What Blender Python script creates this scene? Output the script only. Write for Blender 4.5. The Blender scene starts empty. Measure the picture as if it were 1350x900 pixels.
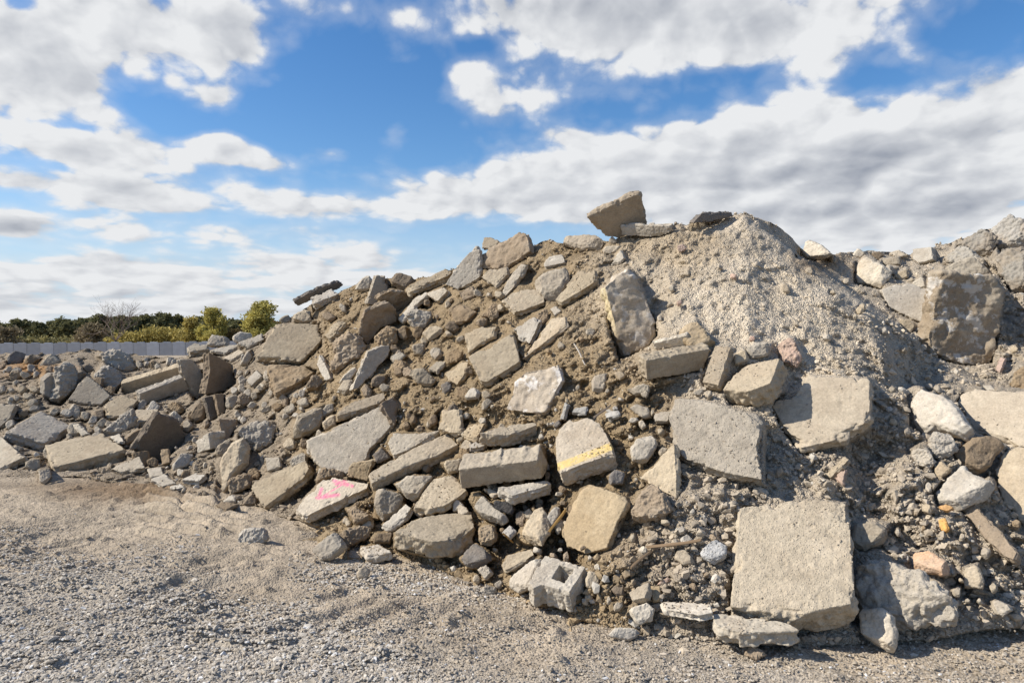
import bpy, bmesh, math, random
import numpy as np
from mathutils import Vector

random.seed(7)
rng = np.random.default_rng(7)
F, CX, CY, CAMH = 950.0, 675.0, 446.0, 1.5      # focal length in photo pixels, principal column, horizon row, eye height
scene = bpy.context.scene
COL = scene.collection
R_ = math.radians

# ------------------------------------------------------------------ helpers
def tag(o, label=None, cat=None, group=None, kind=None):
    if label: o['label'] = label
    if cat: o['category'] = cat
    if group: o['group'] = group
    if kind: o['kind'] = kind
    return o

def mesh_np(name, verts, faces, mat=None, loc=(0, 0, 0), parent=None, smooth=False, cols=None):
    """faces: (n,3) or (n,4) int array"""
    me = bpy.data.meshes.new(name)
    verts = np.asarray(verts, np.float32); faces = np.asarray(faces, np.int32)
    n, k = faces.shape
    me.vertices.add(len(verts)); me.vertices.foreach_set('co', verts.ravel())
    me.loops.add(n * k); me.loops.foreach_set('vertex_index', faces.ravel())
    me.polygons.add(n)
    me.polygons.foreach_set('loop_start', np.arange(n, dtype=np.int32) * k)
    me.polygons.foreach_set('loop_total', np.full(n, k, np.int32))
    me.polygons.foreach_set('use_smooth', np.full(n, smooth, bool))
    if cols is not None:
        a = me.color_attributes.new('tint', 'FLOAT_COLOR', 'POINT')
        c = np.ones((len(verts), 4), np.float32); c[:, :cols.shape[1]] = cols
        a.data.foreach_set('color', c.ravel())
    me.update(calc_edges=True)
    if mat: me.materials.append(mat)
    o = bpy.data.objects.new(name, me); COL.objects.link(o); o.location = loc
    if parent: o.parent = parent
    return o

def _hash(ix, iy, iz, s):
    h = (ix.astype(np.uint32) * np.uint32(374761393) + iy.astype(np.uint32) * np.uint32(668265263)
         + iz.astype(np.uint32) * np.uint32(2147483647) + np.uint32(s * 974711 + 13))
    h = (h ^ (h >> np.uint32(13))) * np.uint32(1274126177)
    h = (h ^ (h >> np.uint32(16))) * np.uint32(2246822519)
    return ((h ^ (h >> np.uint32(15))) & np.uint32(0xFFFFFF)).astype(np.float64) / 16777215.0 * 2 - 1

def vnoise(P, scale, seed=0):
    """value noise in [-1,1], P (n,3)"""
    with np.errstate(over='ignore'):
        p = np.asarray(P, np.float64) * scale + 1000.0
        i = np.floor(p).astype(np.int64); f = p - i; u = f * f * f * (f * (f * 6 - 15) + 10)
        out = 0
        for dx in (0, 1):
            wx = u[:, 0] if dx else 1 - u[:, 0]
            for dy in (0, 1):
                wy = u[:, 1] if dy else 1 - u[:, 1]
                for dz in (0, 1):
                    wz = u[:, 2] if dz else 1 - u[:, 2]
                    out = out + wx * wy * wz * _hash(i[:, 0] + dx, i[:, 1] + dy, i[:, 2] + dz, seed)
    return out

def fbm(P, scale, octs=3, seed=0, gain=.5):
    a, s, out = 1.0, scale, 0
    for k in range(octs):
        out = out + a * vnoise(P, s, seed + k * 17); a *= gain; s *= 2.03
    return out

def inpoly(px, py, poly):
    px = np.asarray(px, float); py = np.asarray(py, float)
    r = np.zeros(px.shape, bool); n = len(poly)
    for i in range(n):
        x1, y1 = poly[i]; x2, y2 = poly[(i + 1) % n]
        c = (y1 > py) != (y2 > py)
        with np.errstate(divide='ignore', invalid='ignore'):
            xi = (x2 - x1) * (py - y1) / (y2 - y1 if y2 != y1 else 1e-9) + x1
        r ^= c & (px < xi)
    return r

def hull(pts):
    pts = sorted(set(map(tuple, pts)))
    def half(ps):
        h = []
        for p in ps:
            while len(h) > 1 and (h[-1][0]-h[-2][0])*(p[1]-h[-2][1]) - (h[-1][1]-h[-2][1])*(p[0]-h[-2][0]) <= 0: h.pop()
            h.append(p)
        return h
    a, b = half(pts), half(pts[::-1])
    return a[:-1] + b[:-1]

# ------------------------------------------------------------------ materials
def newmat(name):
    m = bpy.data.materials.new(name); m.use_nodes = True
    nt = m.node_tree; b = nt.nodes['Principled BSDF']
    b.inputs['Roughness'].default_value = .92
    b.inputs['Specular IOR Level'].default_value = .18
    return m, nt, b

def nd(nt, t, **kw):
    n = nt.nodes.new(t)
    for k, v in kw.items():
        if k.startswith('i_'): n.inputs[k[2:].replace('_', ' ')].default_value = v
        else: setattr(n, k, v)
    return n

def noise(nt, vec, scale, detail=4, rough=.55):
    n = nd(nt, 'ShaderNodeTexNoise'); n.inputs['Scale'].default_value = scale
    n.inputs['Detail'].default_value = detail; n.inputs['Roughness'].default_value = rough
    nt.links.new(vec, n.inputs['Vector']); return n.outputs['Fac']

def ramp(nt, fac, stops):
    r = nd(nt, 'ShaderNodeValToRGB'); e = r.color_ramp.elements
    while len(e) < len(stops): e.new(.5)
    for i, (p, c) in enumerate(stops):
        e[i].position = p; e[i].color = (*c, 1) if len(c) == 3 else c
    nt.links.new(fac, r.inputs['Fac']); return r.outputs['Color']

def mixc(nt, fac, a, b, mode='MIX'):
    n = nd(nt, 'ShaderNodeMix', data_type='RGBA', blend_type=mode)
    for s, v in ((0, fac), (6, a), (7, b)):
        if isinstance(v, (int, float)): n.inputs[s].default_value = v
        elif isinstance(v, tuple): n.inputs[s].default_value = (*v, 1)
        else: nt.links.new(v, n.inputs[s])
    return n.outputs[2]

def W(v): return (v, v, v)

def concrete(name, col, dirt=(.30, .235, .165), dirt_amt=.45, grain=1.0, stain=None, attr=False):
    m, nt, b = newmat(name)
    g = nd(nt, 'ShaderNodeTexCoord'); geo = nd(nt, 'ShaderNodeNewGeometry')
    oi = nd(nt, 'ShaderNodeObjectInfo')
    # object coordinates shifted by the object's own random number, so no two pieces share a pattern
    sh = nd(nt, 'ShaderNodeVectorMath', operation='ADD'); mul = nd(nt, 'ShaderNodeMath', operation='MULTIPLY')
    nt.links.new(oi.outputs['Random'], mul.inputs[0]); mul.inputs[1].default_value = 57.0
    nt.links.new(g.outputs['Object'], sh.inputs[0]); nt.links.new(mul.outputs[0], sh.inputs[1])
    v = sh.outputs[0]
    big = noise(nt, v, 3.5, 5, .6); mid = noise(nt, v, 16, 5, .65); fine = noise(nt, v, 95, 3, .7)
    vor = nd(nt, 'ShaderNodeTexVoronoi'); vor.inputs['Scale'].default_value = 75
    nt.links.new(v, vor.inputs['Vector'])
    lo = tuple(c * .80 for c in col); hi = tuple(min(.8, c * 1.16) for c in col)
    c = ramp(nt, mid, [(.28, lo), (.5, col), (.74, hi)])
    # exposed aggregate: small darker and paler stones
    agg = mixc(nt, vor.outputs['Color'], W(.62), W(1.3))
    sel = ramp(nt, vor.outputs['Distance'], [(.18, W(1)), (.36, W(0))])
    c = mixc(nt, mixc(nt, sel, W(0), W(.55 * grain)), c, mixc(nt, 1.0, c, agg, 'MULTIPLY'))
    fr = ramp(nt, fine, [(.3, W(.78)), (.55, W(1.0)), (.75, W(1.16))])
    c = mixc(nt, 1.0, c, fr, 'MULTIPLY')
    dm = ramp(nt, big, [(.47 - .25 * (dirt_amt - .4), W(0)), (.56 - .2 * (dirt_amt - .4), W(dirt_amt * .75)), (.68, W(dirt_amt))])
    pale = ramp(nt, noise(nt, v, 5.5, 6, .68), [(.54, W(0)), (.66, W(.4))])
    c = mixc(nt, pale, c, tuple(min(.62, x * 1.25 + .02) for x in col))
    c = mixc(nt, dm, c, mixc(nt, 1.0, dirt, fr, 'MULTIPLY'))
    if stain:
        s2 = noise(nt, v, 7, 6, .65)
        c = mixc(nt, ramp(nt, s2, [(.53, W(0)), (.6, W(.8))]), c, stain)
    pits = noise(nt, v, 42, 2, .5)
    c = mixc(nt, ramp(nt, pits, [(.24, W(.75)), (.31, W(0))]), c, tuple(x * .4 for x in col))
    hs = nd(nt, 'ShaderNodeHueSaturation'); mr = nd(nt, 'ShaderNodeMapRange')
    mr.inputs['To Min'].default_value = .86; mr.inputs['To Max'].default_value = 1.14
    nt.links.new(oi.outputs['Random'], mr.inputs['Value']); nt.links.new(mr.outputs[0], hs.inputs['Value'])
    fr_ = nd(nt, 'ShaderNodeMath', operation='FRACT'); m7 = nd(nt, 'ShaderNodeMath', operation='MULTIPLY'); m7.inputs[1].default_value = 7.31
    nt.links.new(oi.outputs['Random'], m7.inputs[0]); nt.links.new(m7.outputs[0], fr_.inputs[0])
    ms_ = nd(nt, 'ShaderNodeMapRange'); ms_.inputs['To Min'].default_value = .85; ms_.inputs['To Max'].default_value = 1.1
    nt.links.new(fr_.outputs[0], ms_.inputs['Value']); nt.links.new(ms_.outputs[0], hs.inputs['Saturation'])
    nt.links.new(c, hs.inputs['Color']); c = hs.outputs['Color']
    if attr:
        at = nd(nt, 'ShaderNodeAttribute', attribute_name='tint')
        wear = ramp(nt, noise(nt, v, 38, 4, .7), [(.34, W(.12)), (.52, W(.97))])
        k = nd(nt, 'ShaderNodeMath', operation='MULTIPLY')
        nt.links.new(at.outputs['Alpha'], k.inputs[0]); nt.links.new(wear, k.inputs[1])
        c = mixc(nt, k.outputs[0], c, at.outputs['Color'])
    nt.links.new(c, b.inputs['Base Color'])
    # bump
    h1 = nd(nt, 'ShaderNodeMath', operation='ADD'); nt.links.new(mid, h1.inputs[0]); nt.links.new(fine, h1.inputs[1])
    h2 = nd(nt, 'ShaderNodeMath', operation='ADD'); nt.links.new(h1.outputs[0], h2.inputs[0])
    mm = nd(nt, 'ShaderNodeMath', operation='MULTIPLY'); nt.links.new(sel, mm.inputs[0]); mm.inputs[1].default_value = .35 * grain
    nt.links.new(mm.outputs[0], h2.inputs[1])
    bp = nd(nt, 'ShaderNodeBump'); bp.inputs['Strength'].default_value = .35 + .3 * grain; bp.inputs['Distance'].default_value = .0035 + .0025 * grain
    nt.links.new(h2.outputs[0], bp.inputs['Height']); nt.links.new(bp.outputs[0], b.inputs['Normal'])
    return m

MAT = {
 'tan':   concrete('tan concrete', (.395, .33, .24), grain=.55, dirt_amt=.4),
 'tan2':  concrete('earth stained concrete', (.325, .255, .175), dirt=(.27, .195, .12), dirt_amt=.8),
 'tan3':  concrete('brown slab concrete', (.34, .275, .195), dirt_amt=.3, grain=.5),
 'gray':  concrete('grey concrete', (.375, .325, .252), grain=.55, dirt_amt=.4),
 'gray2': concrete('grainy grey concrete', (.40, .34, .255), dirt_amt=.25, grain=1.3),
 'white': concrete('pale concrete', (.46, .408, .328), grain=.55, dirt_amt=.35),
 'brown': concrete('brown concrete', (.235, .18, .122), dirt=(.2, .148, .095), dirt_amt=.7),
 'damp':  concrete('damp dark concrete', (.15, .12, .09), dirt=(.2, .16, .11), dirt_amt=.5),
 'dark':  concrete('dark stone', (.18, .16, .14), dirt_amt=.35),
 'ochre': concrete('ochre concrete', (.40, .32, .215), dirt=(.34, .25, .15), grain=.55, dirt_amt=.5),
 'pink':  concrete('pinkish brick rubble', (.46, .33, .26), dirt_amt=.45),
 'orange': concrete('orange stained brick', (.47, .325, .215), dirt=(.52, .26, .09), dirt_amt=.45),
 'amber': concrete('orange fragment', (.60, .30, .06), dirt=(.4, .27, .15), dirt_amt=.4),
 'grayblue': concrete('bluish grey stone', (.36, .34, .305), dirt_amt=.25),
 'granite': concrete('speckled granite', (.42, .41, .39), dirt_amt=.12, grain=2.0),
 'asphalt': concrete('broken asphalt', (.055, .052, .05), dirt=(.16, .13, .1), dirt_amt=.3, grain=1.5),
 'stain': concrete('stained concrete', (.40, .335, .25), dirt=(.30, .21, .11), dirt_amt=.7, stain=(.50, .455, .385), attr=True),
 'lumpgray': concrete('lumpy grey concrete', (.385, .342, .28), dirt_amt=.3, grain=1.3),
 'roughgray': concrete('rough grey rock', (.30, .275, .235), dirt_amt=.55),
 'stainrough': concrete('brown stained boulder', (.34, .28, .20), dirt=(.23, .165, .098), dirt_amt=.75, stain=(.50, .465, .41)),
 'whitewash': concrete('whitewashed slab', (.38, .315, .235), dirt_amt=.5, stain=(.58, .545, .50)),
 'paintpink': concrete('spray marked concrete', (.43, .365, .275), grain=.55, dirt_amt=.2, attr=True),
 'paintyellow': concrete('yellow striped concrete', (.40, .34, .26), grain=.55, dirt_amt=.5, attr=True),
}

def soil_mat(name, bump=.02, tint=True):
    m, nt, b = newmat(name)
    geo = nd(nt, 'ShaderNodeNewGeometry'); v = geo.outputs['Position']
    at = nd(nt, 'ShaderNodeAttribute', attribute_name='tint')
    a = noise(nt, v, 2.2, 5, .6); f = noise(nt, v, 26, 4, .55); ff = noise(nt, v, 120, 2, .6)
    vor = nd(nt, 'ShaderNodeTexVoronoi'); vor.inputs['Scale'].default_value = 34; nt.links.new(v, vor.inputs['Vector'])
    vor2 = nd(nt, 'ShaderNodeTexVoronoi'); vor2.inputs['Scale'].default_value = 85; nt.links.new(v, vor2.inputs['Vector'])
    c = mixc(nt, 1.0, at.outputs['Color'], ramp(nt, a, [(.3, W(.8)), (.7, W(1.18))]), 'MULTIPLY')
    c = mixc(nt, 1.0, c, ramp(nt, f, [(.28, W(.78)), (.5, W(1)), (.75, W(1.18))]), 'MULTIPLY')
    c = mixc(nt, 1.0, c, ramp(nt, ff, [(.3, W(.8)), (.7, W(1.2))]), 'MULTIPLY')
    st = ramp(nt, vor2.outputs['Distance'], [(.12, W(1)), (.4, W(0))])
    stc = ramp(nt, vor2.outputs['Color'], [(.2, W(.75)), (.8, W(1.35))])
    c = mixc(nt, mixc(nt, st, W(0), W(.6)), c, mixc(nt, 1.0, c, stc, 'MULTIPLY'))
    nt.links.new(c, b.inputs['Base Color'])
    def mul(s, k):
        n = nd(nt, 'ShaderNodeMath', operation='MULTIPLY'); nt.links.new(s, n.inputs[0]); n.inputs[1].default_value = k; return n.outputs[0]
    def add(p, q):
        n = nd(nt, 'ShaderNodeMath', operation='ADD'); nt.links.new(p, n.inputs[0]); nt.links.new(q, n.inputs[1]); return n.outputs[0]
    h = add(add(mul(f, .55), mul(ff, .25)), add(mul(vor.outputs['Distance'], -.6), mul(vor2.outputs['Distance'], -.5)))
    bp = nd(nt, 'ShaderNodeBump'); bp.inputs['Strength'].default_value = .9; bp.inputs['Distance'].default_value = bump
    nt.links.new(h, bp.inputs['Height']); nt.links.new(bp.outputs[0], b.inputs['Normal'])
    return m
M_SOIL = soil_mat('rubble soil', .034)
M_GROUND = soil_mat('compacted dirt and gravel', .013)

def tint_mat(name, rough_noise=60):
    m, nt, b = newmat(name)
    at = nd(nt, 'ShaderNodeAttribute', attribute_name='tint'); geo = nd(nt, 'ShaderNodeNewGeometry')
    f = noise(nt, geo.outputs['Position'], rough_noise, 4, .7)
    c = mixc(nt, 1.0, at.outputs['Color'], ramp(nt, f, [(.3, W(.75)), (.7, W(1.2))]), 'MULTIPLY')
    nt.links.new(c, b.inputs['Base Color'])
    bp = nd(nt, 'ShaderNodeBump'); bp.inputs['Strength'].default_value = .5; bp.inputs['Distance'].default_value = .005
    nt.links.new(f, bp.inputs['Height']); nt.links.new(bp.outputs[0], b.inputs['Normal'])
    return m
M_FRAG = tint_mat('loose stones', 80)

def wood_mat(name, col):
    m, nt, b = newmat(name); tc = nd(nt, 'ShaderNodeTexCoord')
    mp = nd(nt, 'ShaderNodeMapping'); mp.inputs['Scale'].default_value = (6, 90, 90)
    nt.links.new(tc.outputs['Object'], mp.inputs['Vector'])
    f = noise(nt, mp.outputs[0], 1.0, 5, .6)
    c = ramp(nt, f, [(.3, tuple(x * .55 for x in col)), (.6, col), (.8, tuple(min(.8, x * 1.25) for x in col))])
    nt.links.new(c, b.inputs['Base Color'])
    bp = nd(nt, 'ShaderNodeBump'); bp.inputs['Distance'].default_value = .004; nt.links.new(f, bp.inputs['Height']); nt.links.new(bp.outputs[0], b.inputs['Normal'])
    return m

# ------------------------------------------------------------------ shape of the heap: how far away its surface lies along each line of sight
TX = [-700, -250, 0, 100, 200, 270, 300, 340, 370, 400, 440, 480, 520, 560, 600, 640, 690, 740, 800, 860, 900, 985, 1030, 1060, 1120, 1200, 1250, 1300, 1350, 1500, 2100]
TB = [650, 645, 632, 630, 640, 655, 665, 670, 682, 692, 702, 716, 730, 745, 760, 775, 795, 812, 830, 840, 844, 850, 852, 853, 850, 846, 840, 832, 826, 815, 800]
TC = [478, 474, 469, 466, 467, 463, 454, 443, 428, 403, 388, 373, 368, 364, 352, 332, 326, 322, 315, 305, 295, 283, 307, 328, 332, 334, 322, 304, 290, 262, 250]
TD = [16, 15, 14, 14, 14, 13, 12.5, 11.5, 10.7, 9.9, 9.3, 9.0, 8.8, 8.5, 8.2, 8.0, 7.8, 7.5, 7.2, 7.0, 6.9, 6.8, 7.2, 8.2, 9.0, 9.2, 9.2, 9.2, 9.2, 9.5, 11]
def base_y(px): return np.interp(px, TX, TB)
def crest_y(px): return np.interp(px, TX, TC)
BUMPS = [(1228, 488, 55, 45, .55), (250, 540, 30, 26, .45), (715, 640, 16, 40, .25), (1150, 640, 30, 70, .18), (420, 455, 25, 20, .2),
         (560, 470, 60, 50, .15), (840, 420, 25, 40, .2), (110, 500, 60, 18, -.35), (330, 530, 40, 25, .2), (400, 640, 30, 15, .12), (1340, 440, 40, 50, .4)]
def depth(px, py):
    """distance (m, along the view axis) of the heap or the ground in direction (px, py)"""
    px = np.asarray(px, float); py = np.asarray(py, float)
    u = (px - CX) / F; b = base_y(px); c = crest_y(px) - 4
    pyc = np.maximum(py, c + .5); v = -(pyc - CY) / F
    Db = F * CAMH / (b - CY); Dc = np.interp(px, TX, TD)
    Hc = CAMH - (c - CY) / F * Dc; k = Hc / (Dc - Db)
    D = (CAMH + k * Db) / np.maximum(k - v, .02)
    # sandy cone
    xA, yA, zA, kk = 2.2, 6.85, 2.66, .80
    a_ = zA - CAMH
    A = v * v - kk * kk * (u * u + 1); B = -2 * a_ * v + 2 * kk * kk * (u * xA + yA); C = a_ * a_ - kk * kk * (xA * xA + yA * yA)
    disc = B * B - 4 * A * C
    with np.errstate(invalid='ignore', divide='ignore'):
        r1 = (-B + np.sqrt(disc)) / (2 * A); r2 = (-B - np.sqrt(disc)) / (2 * A)
    lo = np.fmin(r1, r2); hi = np.fmax(r1, r2)
    ok1 = (disc > 0) & (lo > .5) & (a_ - v * lo >= 0); ok2 = (disc > 0) & (hi > .5) & (a_ - v * hi >= 0)
    cone = np.where(ok1, lo, np.where(ok2, hi, 1e9))
    cone = np.minimum(cone, 60); kq = .02 + .43 * np.clip((b - py - 25) / 140, 0, 1); hq = np.clip(.5 + .5 * (cone - D) / kq, 0, 1)
    D = cone * (1 - hq) + D * hq - kq * hq * (1 - hq)
    for x0, y0, rx, ry, d in BUMPS:
        D = D + d * np.exp(-((px - x0) / rx) ** 2 - ((pyc - y0) / ry) ** 2)
    g = np.where(py > CY + 5, F * CAMH / np.maximum(py - CY, 5), 1e9)
    return np.where(py > b, np.minimum(g, np.maximum(D, 0) + 1e9 * 0 + g), np.minimum(D, np.where(g < 1e8, g, 1e9)))

def W3(px, py, D):
    px = np.asarray(px, float); py = np.asarray(py, float)
    return np.stack([(px - CX) / F * D, D + 0 * px, CAMH - (py - CY) / F * D], -1)

# heap grid in directions (columns x rows); noise moves it towards or away from the eye
PXS = np.concatenate([np.linspace(-700, -60, 90)[:-1], np.arange(-60, 1412, 2.0), np.linspace(1412, 2100, 100)])
NR = 300
SS = np.concatenate([[-.10], np.linspace(-.05, 1, NR)])
GX, GS = np.meshgrid(PXS, SS, indexing='ij')
cj = crest_y(PXS) + 5 * fbm(np.stack([PXS, 0 * PXS, 0 * PXS], 1), .03, 4, 5)
bj = base_y(PXS) + 3 * fbm(np.stack([PXS, 0 * PXS, 0 * PXS], 1), .02, 3, 9)
GY = bj[:, None] + GS * (cj - bj)[:, None]
GD = np.where(GS < 0, 0, depth(GX, np.minimum(GY, base_y(GX) - .01)))
i0 = np.argmax(SS >= 0)
kslope = GD[:, i0 + 3] - GD[:, i0]
for j in range(i0): GD[:, j] = F * (CAMH + .03) / (GY[:, j] - CY)
P0 = W3(GX, GY, GD).reshape(-1, 3)
mound = np.clip(1.25 - np.hypot((GX - 1010) / 190, (GY - 400) / 150), 0, 1).ravel()
nz = (fbm(P0, 1.5, 2, 1) * .10 + fbm(P0, 5, 3, 2) * .075 + np.abs(fbm(P0, 9, 3, 3)) * -.065 + fbm(P0, 26, 2, 4) * .026 + np.maximum(fbm(P0, 34, 1, 7), 0) * -.02 - np.abs(fbm(P0, 17, 2, 6)) * (.02 + .03 * mound))
nz = nz * (1 - .5 * mound)
left_ = 1 / (1 + np.exp((P0[:, 0] / P0[:, 1] * F + CX - 400) / 25))
nz = nz + left_ * (fbm(P0, 2.6, 2, 25) * .13 - np.abs(fbm(P0, 6, 3, 26)) * .07)
# runnels washed down the sandy cone
nz = nz + mound * .012 * fbm(P0 * np.array([1, .3, .3]), 7, 2, 21)
fade = np.clip(GS / .10, 0, 1)
def recess(px, py):
    b = base_y(px); sb = np.clip((b - py) / 18, 0, 1)
    left = 1 - 1 / (1 + np.exp(-(np.asarray(px, float) - 425) / 18))
    low = 1 / (1 + np.exp(-(np.asarray(py, float) - 545) / 10)) * (1 - 1 / (1 + np.exp(-(np.asarray(px, float) - 770) / 14)))
    midc = .5 * np.exp(-((np.asarray(px, float) - 520) / 90) ** 2 - ((np.asarray(py, float) - 400) / 45) ** 2)
    return .23 * sb * np.clip(left + low + midc * 1.6, 0, 1)
GD = GD + (nz.reshape(GD.shape)) * fade + recess(GX, GY) * fade
GDclean = depth(GX, np.minimum(GY, base_y(GX) - .01))

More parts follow.
